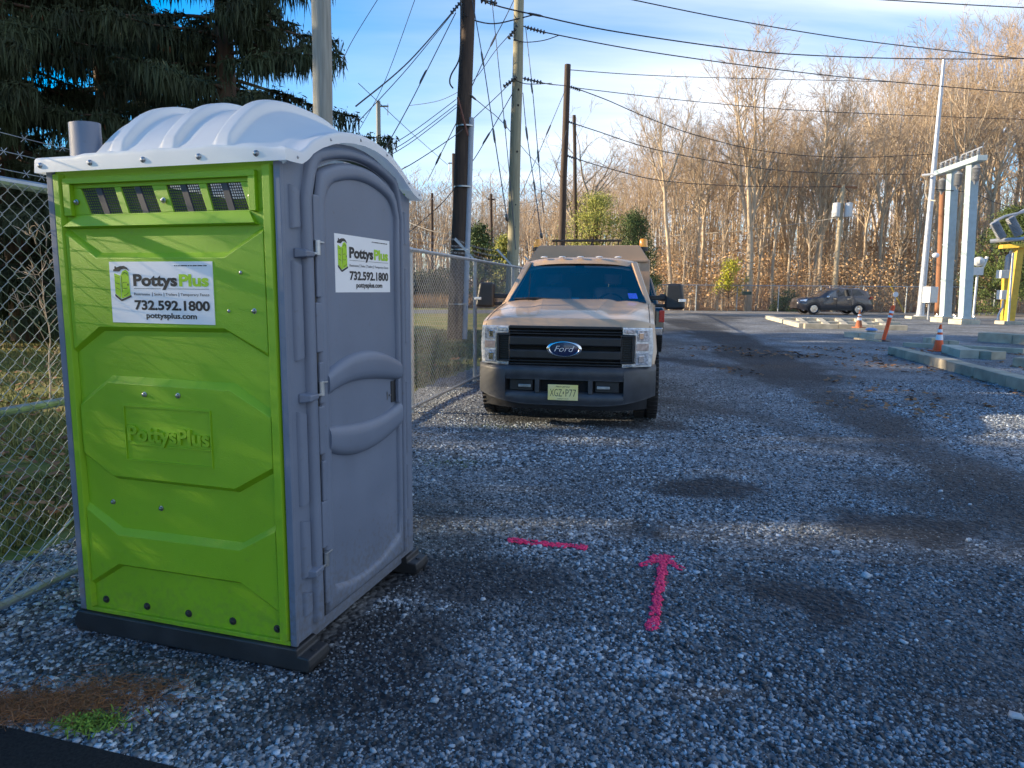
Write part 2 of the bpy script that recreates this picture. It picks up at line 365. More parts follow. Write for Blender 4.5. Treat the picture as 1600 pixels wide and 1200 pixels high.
b = MB(); b.box(1.075, 1.10, .028, 1.075, .10, 1.80); b.box(1.075, 1.10, .028, 1.075, 1.91, 2.0)
for y0, y1 in ((.028,.15),(.31,.36),(.52,.56),(.72,.75),(.94,1.075)): b.box(1.075, 1.10, y0, y1, 1.80, 1.91)
b.build('side_panel', green, T)
b = MB(); b.box(.012, 1.09, 1.076, 1.10, .10, 2.0); b.build('back_panel', green, T)
for (ta, tb), (ba, bb) in zip(tops, bots):            # screens in the vents
    b = MB(); xx = .022
    z0, z1 = 1.806, 1.909; nx, nz = 15, 10
    for i in range(nx+1):
        s_ = i/nx; b.tube([(xx, ba+(bb-ba)*s_, z0), (xx, ta+(tb-ta)*s_, z1)], .0019, 4, False)
    for j in range(nz+1):
        s_ = j/nz; b.tube([(xx, ba+(ta-ba)*s_, z0+(z1-z0)*s_), (xx, bb+(tb-bb)*s_, z0+(z1-z0)*s_)], .0019, 4, False)
    c0, c1 = .40, .58
    b.hexa([(xx-.004,ba+(bb-ba)*c0,z0),(xx+.004,ba+(bb-ba)*c0,z0),(xx+.004,ba+(bb-ba)*c1,z0),(xx-.004,ba+(bb-ba)*c1,z0),
            (xx-.004,ta+(tb-ta)*c0,z1),(xx+.004,ta+(tb-ta)*c0,z1),(xx+.004,ta+(tb-ta)*c1,z1),(xx-.004,ta+(tb-ta)*c1,z1)])
    b.build('vent_screen', meshgray, T, smooth=0)
# embossed name plate
b = MB(); X0 = .012 - .030
for y0, y1, z0, z1 in ((.348,.768,1.030,1.036),(.348,.768,.803,.809),(.342,.348,.803,1.036),(.768,.774,.803,1.036)): b.box(X0-.006, X0+.004, y0, y1, z0, z1)
put_text(b, 'PottysPlus', (X0-.004, .754, 0), (0,-1,0), (0,0,1), 0, .404, .892, .062, bold=.03, extrude=.006, nrm=(-1,0,0))
b.box(X0-.006, X0+.004, .585, .748, .872, .878); b.box(X0-.006, X0+.004, .352, .560, .872, .878)
b.build('embossed_name', green, T, bevel=.0015, seg=1)
sign(T, (-.0165, .800, 1.373), (0,-1,0), (0,0,1), (-1,0,0), .497, .242)
# bolts on the green side
def bolt(y, z, x, r, mt, name='bolt'):
    b = MB(); b.lathe([(r*1.5, 0), (r*1.5, -.003), (r, -.004), (r*.85, -.010), (r*.4, -.012)], 12, (x, y, z), 'X'); return b.build(name, mt, T)
for y in (.974, .751, .533, .311, .097): bolt(y, .150, .012, .011, blackp)
for y, z, x in ((.661,1.084,-.018),(.495,1.088,-.018),(.895,.602,.012),(.642,.599,.012),(.180,1.573,-.004),(.240,1.427,-.004),(.131,1.429,-.004),(.97,1.855,.008),(.535,1.85,.008),(.135,1.855,.008)): bolt(y, z, x, .0075, rivetm, 'rivet')
for z in (1.86, 1.6, 1.33, 1.06, .86, .66, .45, .22): 
    b = MB(); b.ball((.004, 1.082, z), .008, 8, 6); b.build('rivet', rivetm, T)
# corner trims
b = MB(); b.box(-.004, .014, 1.076, 1.108, .094, 1.985); b.build('corner_trim', grayp, T, bevel=.004)
b = MB(); b.box(-.006, .012, -.004, .026, .094, 1.975); b.build('corner_trim', grayp, T, bevel=.004)
# front frame (plane y = 0)
AX = [-.04,.0,.058,.10,.135,.20,.271,.35,.435,.53,.634,.73,.818,.90,.96,1.03,1.07,1.14]
AZ = [1.968,1.968,1.971,1.993,2.023,2.055,2.081,2.103,2.117,2.125,2.122,2.108,2.084,2.050,2.018,1.985,1.974,1.968]
def arch(x): return float(np.interp(x, AX, AZ))
def opening(x):                        # top of the door opening
    t = min(1, abs(x-.565)/.375); return 2.062 - .10*t**2.2 - .12*max(0, (t-.86)/.14)**2
b = MB()
b.box(.012, .190, 0, .035, .10, 1.80); b.box(.942, 1.09, 0, .035, .10, 1.80); b.box(.190, .942, 0, .035, .10, .128)
xs = list(np.linspace(.012, 1.09, 45))
def fr_bot(x): return 1.80 if (x < .190 or x > .942) else opening(x)
for xa, xb in zip(xs[:-1], xs[1:]):
    za, zb = fr_bot(xa+1e-4), fr_bot(xb-1e-4)
    if abs(za-zb) > .12: za = zb = max(za, zb)
    b.hexa([(xa,0,za),(xb,0,zb),(xb,.035,zb),(xa,.035,za),(xa,0,arch(xa)),(xb,0,arch(xb)),(xb,.035,arch(xb)),(xa,.035,arch(xa))])
ff = b.build('front_frame', grayp, T, smooth=40)
def molding(name, outer, inner, y0, h, bev, mt, parent, closed=False):
    """raised band between two matching outlines in the door plane"""
    n = len(outer); rows = []
    for k, d in ((0, 0), (.06, .6), (.2, .92), (.35, 1), (.65, 1), (.8, .92), (.94, .6), (1, 0)):
        rows.append([(o_[0]+(i_[0]-o_[0])*k, y0-h*d, o_[1]+(i_[1]-o_[1])*k) for o_, i_ in zip(outer, inner)])
    b = MB(); m_ = len(rows); vs = [p for r_ in rows for p in r_]; f = []
    for r_ in range(m_-1):
        for i in range(n if closed else n-1): f.append((r_*n+i, r_*n+(i+1) % n, (r_+1)*n+(i+1) % n, (r_+1)*n+i))
    if not closed: f.append(tuple(r_*n for r_ in range(m_))); f.append(tuple(r_*n+n-1 for r_ in range(m_)))
    b.add(vs, f); return b.build(name, mt, parent, smooth=60)
ox, ix = [], []
for s_ in np.linspace(0, 1, 12): ox.append((.118, .14+1.72*s_)); ix.append((.176, .14+1.72*s_))
for s_ in np.linspace(.04, .96, 34):
    x = .118 + (.978-.118)*s_; tt = abs(x-.548)/.43; ox.append((x, 2.108 - .085*tt**2 - .16*max(0, (tt-.80)/.20)**2.2))
    xi = .176 + (.945-.176)*s_; tt = abs(xi-.56)/.385; ix.append((xi, 2.066 - .085*tt**2 - .14*max(0, (tt-.80)/.20)**2.2))
for s_ in np.linspace(1, 0, 12): ox.append((.978, .14+1.72*s_)); ix.append((.945, .14+1.72*s_))
molding('door_surround', ox, ix, 0, .026, .01, grayp, T)
for x0, x1 in ((.048, .108), (1.0, 1.055)):           # pillow pads on the jambs
    for z0, z1 in ((.20,.30),(.36,.60),(.66,1.04),(1.24,1.62),(1.74,1.90)):
        molding('jamb_pad', [(x0, z0), (x0, z1)], [(x1, z0+.012), (x1, z1-.02)], 0, .016, .01, grayp, ff)
# ------ door
D = MB(); D.box(.232, .936, -.004, .022, .132, 1.79)
xs = list(np.linspace(.232, .936, 30))
for xa, xb in zip(xs[:-1], xs[1:]):
    D.hexa([(xa,-.004,1.79),(xb,-.004,1.79),(xb,.022,1.79),(xa,.022,1.79),(xa,-.004,opening(xa)-.012),(xb,-.004,opening(xb)-.012),(xb,.022,opening(xb)-.012),(xa,.022,opening(xa)-.012)])
door = D.build('door', grayp, T, smooth=40)
o_, i_ = [], []
for s_ in np.linspace(0, 1, 14): o_.append((.206, .134+1.72*s_)); i_.append((.272, .245+1.62*s_))
for s_ in np.linspace(.04, .96, 28):
    x = .206+.732*s_; o_.append((x, opening(x)-.012)); xi = .272+.628*s_; tt = abs(xi-.586)/.314; i_.append((xi, 1.985 - .07*tt**2 - .05*max(0, (tt-.75)/.25)**2))
for s_ in np.linspace(1, 0, 14): o_.append((.938, .134+1.72*s_)); i_.append((.900, .262+1.60*s_))
for s_ in np.linspace(.96, .04, 28):
    o_.append((.206+.732*s_, .134)); xi = .272+.628*s_; i_.append((xi, .196 + .062*(abs(xi-.56)/.33)**2))
molding('door_rim', o_, i_, -.003, .020, .01, grayp, door, closed=True)
xs = np.linspace(.244, .922, 28)
q = lambda pts: (lambda x: float(np.polyval(np.polyfit([p[0] for p in pts], [p[1] for p in pts], 3), x)))
u1, l1 = q([(.266,1.180),(.358,1.214),(.506,1.232),(.654,1.230),(.814,1.198),(.908,1.161)]), q([(.26,1.078),(.401,1.103),(.58,1.103),(.75,1.085),(.905,1.062)])
u2, l2 = q([(.258,.945),(.417,.921),(.627,.909),(.805,.921),(.908,.948)]), q([(.259,.834),(.41,.783),(.594,.772),(.77,.79),(.904,.823)])
molding('door_band', [(x, u1(x)) for x in xs], [(x, l1(x)) for x in xs], -.003, .030, .01, grayp, door)
molding('door_band', [(x, u2(x)) for x in xs], [(x, l2(x)) for x in xs], -.003, .030, .01, grayp, door)
b = MB(); b.box(.900, .932, -.026, -.003, .25, 1.80); 
b = MB(); b.box(.842, .898, -.010, -.003, .955, 1.062); lt = b.build('latch_plate', blackp, door, bevel=.003)
b = MB(); b.box(.800, .806, -.008, -.003, .975, 1.015); b.tube([(.826,-.003,.995),(.826,-.012,.995)], .006, 10); b.build('keyhole', rivetm, door)
b = MB(); b.box(.880, .900, -.030, -.010, .95, 1.066); b.build('pull_handle', grayp, lt, bevel=.004)
# hinge strip knuckles on both leaves
for k, z0 in enumerate((.19, .44, .64, .84, 1.05, 1.26, 1.48, 1.70)):
    b = MB(); z1 = z0 + (.20 if k % 2 else .17)
    xa = .178 if k % 2 else .190
    b.box(xa, .222, -.022, .01, z0, min(z1, 1.88)); b.build('hinge_knuckle', grayp, door, bevel=.006)
b = MB(); b.box(.176, .196, -.012, -.002, .14, 1.87); b.build('hinge_shadow_strip', blackp, door)
for z in (1.675, 1.115, .395):
    b = MB(); b.lathe([(.0125, -.03), (.0125, .03)], 10, (.186, -.028, z)); b.box(.184, .232, -.032, -.022, z+.018, z+.026); b.box(.140, .188, -.034, -.024, z-.028, z-.018)
    b.build('hinge', steel, T, bevel=.002)
    b = MB(); b.hexa([(.065,0,z-.045),(.150,0,z-.045),(.150,.0,z-.005),(.065,.0,z-.005),(.085,-.045,z-.040),(.160,-.035,z-.036),(.160,-.035,z-.018),(.085,-.045,z-.014)]); b.build('hinge_stop', grayp, T, bevel=.006)
s2 = sign(T, (.352, -.0045, 1.500), (1,0,0), (0,0,1), (0,-1,0), .500, .245)
# ------ roof
def sm(a, b_, x):
    t = min(1, max(0, (x-a)/(b_-a))); return t*t*(3-2*t)
def dome(x):
    t = min(1, abs(x-.545)/.53); return 2.035 + .238*(1-t**2.9)
def roof_z(x, y):
    edge = 2.018 if not (.03 < x < 1.07) else max(2.018, arch(x)+.044)
    ze = edge + .006*sm(0, .05, y)
    bk = 1 - sm(.93, 1.05, y) 
    d = dome(x); 
    if x < .5: bk2 = 1 - sm(.86, .92, y)*(1-sm(.22, .45, x))
    else: bk2 = 1
    zd = 2.028 + (d-2.028)*bk*bk2
    w = sm(-.02, .30, y)
    z = ze + (zd-ze)*w
    for yr in (.265, .515, .765):
        t = abs(y-yr)/.050
        if t < 1: z += .034*(1-sm(.45, 1, t))*sm(2.03, 2.06, zd)
    return z
xs = sorted(set(list(np.linspace(-.032, 1.112, 50)) + [-.025, .03, .05, .07, 1.03, 1.05, 1.07])); ys = sorted(set(list(np.linspace(-.045, 1.108, 170))))
b = MB(); b.grid(lambda x, y: (x, y, roof_z(x, y)), xs, ys)
def skirt_low(x, y):
    return min(1.972, 9) if y > .02 else arch(x)
peri = [(x, ys[0]) for x in xs] + [(xs[-1], y) for y in ys[1:]] + [(x, ys[-1]) for x in xs[::-1][1:]] + [(xs[0], y) for y in ys[::-1][1:]]
n = len(peri)
def outw(x, y, d): return (x + (-d if x < .5 else d)*(abs(x-.54) > .56), y - (d if y < 0 else -d if y > 1.1 else 0))
vs = [(x, y, roof_z(x, y)) for x, y in peri]
for d, dz in ((.005, .003), (.009, .010), (.010, .018)): vs += [(*outw(x, y, d), roof_z(x, y)-dz) for x, y in peri]
vs += [(*outw(x, y, .012), (arch(x) if y == ys[0] else 1.968)) for x, y in peri]
b.add(vs, [(r_*n+i, r_*n+(i+1) % n, (r_+1)*n+(i+1) % n, (r_+1)*n+i) for r_ in range(4) for i in range(n)])
roof = b.build('roof', roofm, T, smooth=60)
_bm = bmesh.new(); _bm.from_mesh(roof.data); bmesh.ops.remove_doubles(_bm, verts=_bm.verts, dist=.0004); _bm.to_mesh(roof.data); _bm.free(); roof.data.set_sharp_from_angle(angle=R(60))
b = MB(); b.lathe([(.068, 2.02), (.066, 2.21), (.060, 2.21), (.060, 2.05)], 24, (0, 0, 0))
b.v = [(.085+v[0]*.72, .985+v[1]*1.05, v[2] - .03*(v[2] > 2.1)) for v in b.v]; b.build('vent_pipe', grayp, T)
for y in (1.087, .831, .573, .317, .067):
    b = MB(); b.lathe([(.013, -.040), (.010, -.048), (.004, -.052)], 10, (0, y, 1.996), 'X'); b.build('rivet', rivetm, T)
for x in (.03, .26, .50, .74, .97, 1.09):
    b = MB(); b.ball((x, -.055, arch(x)+.02), .006, 8, 6); b.build('rivet', rivetm, T)

# ------------------------------------------------------------------ ground
FX0, FY0, FSL = -1.20, 8.39, 0.2065                    # the fence line
def fence_x(Y): return FX0 + (Y-FY0)*FSL
def ground_mat(name, c0, c1, scale, rough=0.95, bump=0.6, patches=None, pscale=0.5):
    M = bpy.data.materials.new(name); M.use_nodes = True; n, l = M.node_tree.nodes, M.node_tree.links; b = n['Principled BSDF']; b.inputs['Roughness'].default_value = rough
    b.inputs['Specular IOR Level'].default_value = 0.2
    t = n.new('ShaderNodeTexCoord'); nz = n.new('ShaderNodeTexNoise'); nz.inputs['Scale'].default_value = scale; nz.inputs['Detail'].default_value = 8; nz.inputs['Roughness'].default_value = 0.7
    l.new(t.outputs['Object'], nz.inputs['Vector']); rp = n.new('ShaderNodeValToRGB'); rp.color_ramp.elements[0].position = .35; rp.color_ramp.elements[1].position = .68
    rp.color_ramp.elements[0].color = (*c0, 1); rp.color_ramp.elements[1].color = (*c1, 1); l.new(nz.outputs['Fac'], rp.inputs[0]); colr = rp.outputs[0]
    if patches:
        n2 = n.new('ShaderNodeTexNoise'); n2.inputs['Scale'].default_value = pscale; n2.inputs['Detail'].default_value = 5; l.new(t.outputs['Object'], n2.inputs['Vector'])
        r2 = n.new('ShaderNodeValToRGB'); r2.color_ramp.elements[0].position = .46; r2.color_ramp.elements[1].position = .58; l.new(n2.outputs['Fac'], r2.inputs[0])
        mx = n.new('ShaderNodeMix'); mx.data_type = 'RGBA'; l.new(r2.outputs[0], mx.inputs[0]); l.new(colr, mx.inputs[6]); mx.inputs[7].default_value = (*patches, 1); colr = mx.outputs[2]
    l.new(colr, b.inputs['Base Color'])
    bp = n.new('ShaderNodeBump'); bp.inputs['Strength'].default_value = bump; bp.inputs['Distance'].default_value = .04; l.new(nz.outputs['Fac'], bp.inputs['Height']); l.new(bp.outputs[0], b.inputs['Normal'])
    MATS[name] = M; return M
litter = ground_mat('leaf_litter', (0.10, 0.055, 0.026), (0.36, 0.20, 0.09), 3.0, patches=(0.22, 0.15, 0.08), pscale=.25)
lawnm = ground_mat('lawn_soil', (0.08, 0.10, 0.022), (0.20, 0.21, 0.05), 1.6, patches=(0.21, 0.18, 0.065), pscale=.6)
roadm = ground_mat('road_asphalt', (0.10, 0.105, 0.12), (0.17, 0.175, 0.19), 6.0, bump=.2)
lanem = ground_mat('lane_asphalt', (0.26, 0.24, 0.21), (0.44, 0.40, 0.35), 2.0, bump=.2, patches=(0.18, 0.165, 0.15), pscale=.35)
darkasp = ground_mat('dark_asphalt', (0.010, 0.010, 0.012), (0.035, 0.035, 0.038), 90.0, bump=.5)
def sheet(name, pts, z, mt):
    b = MB(); b.add([(x, y, z) for x, y in pts], [tuple(range(len(pts)))]); o = b.build(name, mt, smooth=0); return tag(o, kind='structure')
sheet('ground', [(-420,-120),(420,-120),(420,620),(-420,620)], -.020, litter)
sheet('lawn', [(fence_x(-12)+.4,-12),(fence_x(40)+.4,40),(fence_x(64)-2,64),(-70,47),(-70,-12)], -.012, lawnm)
sheet('road', [(-120,33),(-14,40.5),(0,44),(6,50),(3,53),(-14,47),(-120,40)], -.004, roadm)
sheet('access_lane', [(7.5,43.5),(60,40.5),(90,36),(90,44.5),(60,49),(7.0,50.5)], .006, lanem)

def poly_d(x, y, pts):                 # distance to a polyline
    d = np.full(np.shape(x), 1e9)
    for (ax, ay), (bx_, by) in zip(pts[:-1], pts[1:]):
        vx, vy = bx_-ax, by-ay; L = vx*vx+vy*vy+1e-9; t = np.clip(((x-ax)*vx+(y-ay)*vy)/L, 0, 1); d = np.minimum(d, np.hypot(x-ax-vx*t, y-ay-vy*t))
    return d
def G(u, v): p = gnd(u, v); return (p.x, p.y)
def dirt_and_shadow(x, y):                        # worn dark earth and tyre dirt showing between the stones, 0..1; track bands also hold painted shadow
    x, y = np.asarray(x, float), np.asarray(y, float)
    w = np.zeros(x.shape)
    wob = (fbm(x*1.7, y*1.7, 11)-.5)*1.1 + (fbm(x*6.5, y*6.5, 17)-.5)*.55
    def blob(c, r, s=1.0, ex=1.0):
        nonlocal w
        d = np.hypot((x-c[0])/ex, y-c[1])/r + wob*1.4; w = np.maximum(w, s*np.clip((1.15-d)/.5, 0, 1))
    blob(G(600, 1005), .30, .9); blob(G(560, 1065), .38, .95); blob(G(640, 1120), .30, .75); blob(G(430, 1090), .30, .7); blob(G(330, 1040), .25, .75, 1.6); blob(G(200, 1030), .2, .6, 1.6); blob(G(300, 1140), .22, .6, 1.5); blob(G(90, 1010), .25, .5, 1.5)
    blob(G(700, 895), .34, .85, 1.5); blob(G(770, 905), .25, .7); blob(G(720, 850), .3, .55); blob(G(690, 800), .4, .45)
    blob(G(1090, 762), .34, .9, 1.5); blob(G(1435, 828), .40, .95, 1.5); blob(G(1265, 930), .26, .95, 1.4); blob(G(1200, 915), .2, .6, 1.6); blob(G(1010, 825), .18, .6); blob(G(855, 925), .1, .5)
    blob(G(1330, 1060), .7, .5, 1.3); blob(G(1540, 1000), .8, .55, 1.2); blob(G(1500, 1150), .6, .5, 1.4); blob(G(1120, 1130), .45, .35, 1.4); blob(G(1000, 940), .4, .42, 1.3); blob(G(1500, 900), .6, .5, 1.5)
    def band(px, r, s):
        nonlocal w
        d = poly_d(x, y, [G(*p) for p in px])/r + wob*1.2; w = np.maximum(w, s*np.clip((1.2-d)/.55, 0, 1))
    band([(1035,512),(1100,525),(1190,560),(1300,620),(1420,690),(1600,790),(1700,850)], .42, .74)  # this dark track is part worn ground, part painted shadow
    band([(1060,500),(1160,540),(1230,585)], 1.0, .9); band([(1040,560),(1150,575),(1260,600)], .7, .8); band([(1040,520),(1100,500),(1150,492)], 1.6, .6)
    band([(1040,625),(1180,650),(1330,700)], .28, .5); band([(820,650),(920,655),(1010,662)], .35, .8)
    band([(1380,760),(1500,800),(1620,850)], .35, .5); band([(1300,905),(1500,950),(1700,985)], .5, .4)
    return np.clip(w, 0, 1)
def axis_vals(lo, hi, fine, f0, f1, g):
    v = [f0]; 
    while v[-1] < f1: v.append(v[-1]+fine)
    s = fine
    while v[-1] < hi: s *= g; v.append(v[-1]+s)
    s = fine; a = [f0]
    while a[-1] > lo: s *= g; a.append(a[-1]-s)
    return np.array(a[:0:-1] + v)
gx, gy = axis_vals(-8, 75, .09, -2.6, 5, 1.06), axis_vals(-3, 52, .09, 1.6, 9, 1.06)
XX, YY = np.meshgrid(gx, gy); nu_, nv_ = len(gx), len(gy)
lot_edge = fence_x(YY) - .55 + (fbm(XX*.0+YY*1.3, YY*.7, 5)-.5)*.5
ZZ = (fbm(XX*.9, YY*.9, 21)-.5)*.035*np.clip((YY-1)/2, 0, 1)*np.clip((30-YY)/20, 0, 1)
DD = dirt_and_shadow(XX, YY)
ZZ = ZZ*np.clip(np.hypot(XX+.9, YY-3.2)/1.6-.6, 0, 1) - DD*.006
idx = np.arange(nu_*nv_).reshape(nv_, nu_)
quads = np.stack([idx[:-1, :-1], idx[:-1, 1:], idx[1:, 1:], idx[1:, :-1]], -1)
keep = (XX > lot_edge)[:-1, :-1]
def ground_z(x, y):
    x, y = np.asarray(x), np.asarray(y)
    z = (fbm(x*.9, y*.9, 21)-.5)*.035*np.clip((y-1)/2, 0, 1)*np.clip((30-y)/20, 0, 1)
    return z*np.clip(np.hypot(x+.9, y-3.2)/1.6-.6, 0, 1) - dirt_and_shadow(x, y)*.006
def gravel_mat():
    M = bpy.data.materials.new('gravel'); M.use_nodes = True; n, l = M.node_tree.nodes, M.node_tree.links; b = n['Principled BSDF']; b.inputs['Roughness'].default_value = .75; b.inputs['Specular IOR Level'].default_value = .35
    t = n.new('ShaderNodeTexCoord')
    def vor(sc, feat='F1'):
        v = n.new('ShaderNodeTexVoronoi'); v.inputs['Scale'].default_value = sc; v.feature = feat; l.new(t.outputs['Object'], v.inputs['Vector']); return v
    v1 = vor(52); v2 = vor(26)
    sx = n.new('ShaderNodeSeparateColor'); l.new(v1.outputs['Color'], sx.inputs[0]); s2 = n.new('ShaderNodeSeparateColor'); l.new(v2.outputs['Color'], s2.inputs[0])
    r1 = n.new('ShaderNodeValToRGB'); e = r1.color_ramp.elements; e[0].color = (.025,.028,.034,1); e[1].position = 1; e[1].color = (.46,.50,.54,1)
    k = e.new(.35); k.color = (.075,.083,.094,1); k = e.new(.75); k.color = (.23,.25,.275,1); l.new(sx.outputs[0], r1.inputs[0])
    r2 = n.new('ShaderNodeValToRGB'); e = r2.color_ramp.elements; e[0].position = .1; e[0].color = (.045,.05,.057,1); e[1].position = .95; e[1].color = (.44,.48,.52,1); l.new(s2.outputs[0], r2.inputs[0])
    mx = n.new('ShaderNodeMix'); mx.data_type = 'RGBA'; mx.inputs[0].default_value = .4; l.new(r1.outputs[0], mx.inputs[6]); l.new(r2.outputs[0], mx.inputs[7])
    a = n.new('ShaderNodeAttribute'); a.attribute_name = 'dirt_and_shadow'
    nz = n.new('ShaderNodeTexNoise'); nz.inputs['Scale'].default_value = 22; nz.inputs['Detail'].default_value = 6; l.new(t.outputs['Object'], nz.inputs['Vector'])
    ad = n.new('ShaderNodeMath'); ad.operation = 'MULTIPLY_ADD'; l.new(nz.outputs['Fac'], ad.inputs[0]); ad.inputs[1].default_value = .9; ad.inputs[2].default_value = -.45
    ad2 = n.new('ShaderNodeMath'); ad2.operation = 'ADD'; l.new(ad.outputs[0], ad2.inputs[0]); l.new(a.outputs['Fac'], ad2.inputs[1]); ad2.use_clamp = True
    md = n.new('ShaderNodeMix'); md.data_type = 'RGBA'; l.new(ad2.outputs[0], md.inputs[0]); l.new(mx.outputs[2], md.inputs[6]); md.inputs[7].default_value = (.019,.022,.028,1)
    big = n.new('ShaderNodeTexNoise'); big.inputs['Scale'].default_value = .7; big.inputs['Detail'].default_value = 5; l.new(t.outputs['Object'], big.inputs['Vector'])
    br = n.new('ShaderNodeMapRange'); br.inputs[1].default_value = .35; br.inputs[2].default_value = .68; br.inputs[3].default_value = .55; br.inputs[4].default_value = 1.15; l.new(big.outputs['Fac'], br.inputs[0])
    ml = n.new('ShaderNodeMix'); ml.data_type = 'RGBA'; ml.blend_type = 'MULTIPLY'; ml.inputs[0].default_value = 1; l.new(md.outputs[2], ml.inputs[6]); l.new(br.outputs[0], ml.inputs[7])
    l.new(ml.outputs[2], b.inputs['Base Color'])
    vd = vor(30); inv = n.new('ShaderNodeMath'); inv.operation = 'MULTIPLY'; inv.inputs[1].default_value = -1; l.new(vd.outputs['Distance'], inv.inputs[0])
    bp = n.new('ShaderNodeBump'); bp.inputs['Strength'].default_value = .8; bp.inputs['Distance'].default_value = .025; l.new(inv.outputs[0], bp.inputs['Height']); l.new(bp.outputs[0], b.inputs['Normal'])
    return M
gm = gravel_mat()
lot = np_mesh('gravel_lot', np.stack([XX, YY, ZZ], -1), quads[keep], gm, attrs={'dirt_and_shadow': DD.ravel()}, smooth=True); tag(lot, kind='structure')
# loose stones
rng = np.random.default_rng(4)
def frustum_pts(N, y0, y1, power):
    t = rng.random(N); Y = (y0**(1-power) + t*(y1**(1-power)-y0**(1-power)))**(1/(1-power))
    X = (rng.random(N)*2-1)*(Y*.80+.55); return X, Y
STONE = np.array([(-1,-.8,-1),(.8,-1,-1),(1,.7,-1),(-.7,1,-1),(-.75,-.6,.8),(.6,-.8,1),(.75,.6,.7),(-.5,.75,1)], float)
SF = np.array([(0,3,2,1),(4,5,6,7),(0,1,5,4),(1,2,6,5),(2,3,7,6),(3,0,4,7)])
stonem = add_island(mat('stone', (.80, .92, 1.05), .7, bump=.15, bscale=90, spec=.35), 'shade', 0.0, 1.0)
def stones(name, X, Y, size, shade, zoff=0.0):
    N = len(X); Z = ground_z(X, Y)
    s = np.stack([size*(.6+.8*rng.random(N)), size*(.5+.55*rng.random(N)), size*(.22+.35*rng.random(N))], -1)*.5
    V = STONE[None]*(1 + (rng.random((N, 8, 3))-.5)*.7)*s[:, None]
    # tilt then spin
    ax, az = (rng.random(N)-.5)*.9, rng.random(N)*6.283
    c_, s_ = np.cos(ax)[:, None], np.sin(ax)[:, None]; y_ = V[..., 1]*c_ - V[..., 2]*s_; z_ = V[..., 1]*s_ + V[..., 2]*c_
    c_, s_ = np.cos(az)[:, None], np.sin(az)[:, None]; x_ = V[..., 0]*c_ - y_*s_; y2 = V[..., 0]*s_ + y_*c_
    W = np.stack([x_+X[:, None], y2+Y[:, None], z_+(Z+zoff+s[:, 2]*.55)[:, None]], -1)
    F = (np.arange(N)*8)[:, None, None] + SF[None]
    return np_mesh(name, W, F.reshape(-1, 4), stonem, attrs={'shade': np.repeat(shade, 8)})
X1, Y1 = frustum_pts(150000, 1.85, 5.2, 1.15); X2, Y2 = frustum_pts(135000, 4.6, 12.0, 1.0001)
X = np.concatenate([X1, X2]); Y = np.concatenate([Y1, Y2])
dd = dirt_and_shadow(X, Y); inlot = (X > fence_x(Y)-.55)
tx_, ty_ = X+.851, Y-2.597; lx = tx_*math.cos(TYAW)+ty_*math.sin(TYAW); ly = -tx_*math.sin(TYAW)+ty_*math.cos(TYAW)
free = ~((lx > .0) & (lx < 1.12) & (ly > -.02) & (ly < 1.1))
asp = (Y - 2.20 + .28*(X+1.74)) < .0       # dark asphalt corner at the very front left
kp = inlot & free & (rng.random(len(X)) > dd*.62) & ~(asp & (X < -.85) & (rng.random(len(X)) > .05))
X, Y, dd = X[kp], Y[kp], dd[kp]
patch = np.clip((fbm(X*.8, Y*.8, 51)-.3)*2.2, 0, 1)
sz = np.exp(np.minimum(rng.normal(-4.22, .42, len(X)), -3.45))*(1-.45*dd)*(.62+.5*patch)
sh = np.clip(rng.beta(.85, 2.0, len(X))*.84*(.5+.65*patch)*(1-.66*dd)+.03, .02, .62)
tag(stones('gravel_stones', X, Y, sz, sh), 'loose grey crushed stone scattered over the yard', 'gravel', kind='stuff')
# a few large pale stones
nb = 130; Xb, Yb = frustum_pts(nb, 1.9, 7, 1.3); kb = (Xb > fence_x(Yb)-.4) & ~((Xb < -.35) & (Yb > 2.2) & (Yb < 4.2))
kb &= ~(np.hypot(Xb-.75, Yb-3.4) < .65); kb &= ~((Xb < -.5) & (Yb < 2.4)); Xb, Yb = Xb[kb], Yb[kb]; tag(stones('pale_stones', Xb, Yb, .020+.022*rng.random(len(Xb))**2, .40+.22*rng.random(len(Xb)), .003), 'larger pale stones lying among the grey gravel', 'gravel', kind='stuff')
sheet('asphalt_apron', [(-6,3.35),(-1.74,2.20),(-.80,1.93),(-.3,1.7),(.2,1.0),(-6,1.0)], .012, darkasp)
# sprayed pink marks: dabs of paint lying on the stones
pinkm = add_island(mat('pink_marking_paint', (0.95, 0.035, 0.16), .6), 'shade', .75, 1.1)
def paint(name, strokes, N, label):
    Xs, Ys = [], []
    for (p0, p1, w) in strokes:
        p0, p1 = Vector(G(*p0)), Vector(G(*p1)); d = p1-p0; L = d.length; nrm = Vector((-d.y, d.x))/L; n_ = int(N*L*w/.009)
        t = rng.random(n_); o_ = rng.normal(0, .36, n_); keep_ = (np.abs(o_) < .55+.5*rng.random(n_)**2) & (fbm(t*L*26, o_*2, 33) > .42)
        t, o_ = t[keep_], o_[keep_]; wob = .004*np.sin(t*6+1)
        Xs.append(p0.x+d.x*t+nrm.x*(o_*w+wob)); Ys.append(p0.y+d.y*t+nrm.y*(o_*w+wob))
    Xs, Ys = np.concatenate(Xs), np.concatenate(Ys)
    N_ = len(Xs); global stonem
    keepm = stonem; stonem = pinkm
    o = stones(name, Xs, Ys, .006+.012*rng.random(N_)**2, rng.random(N_)**.6, .006); stonem = keepm
    return tag(o, label, 'ground marking')
paint('pink_arrow', [((1020,986),(1036,872),.040),((1036,872),(1000,884),.034),((1036,872),(1066,890),.034),((1036,868),(1015,872),.03),((1036,868),(1052,872),.03)], 620, 'pink spray painted arrow on the gravel pointing away towards the wood')
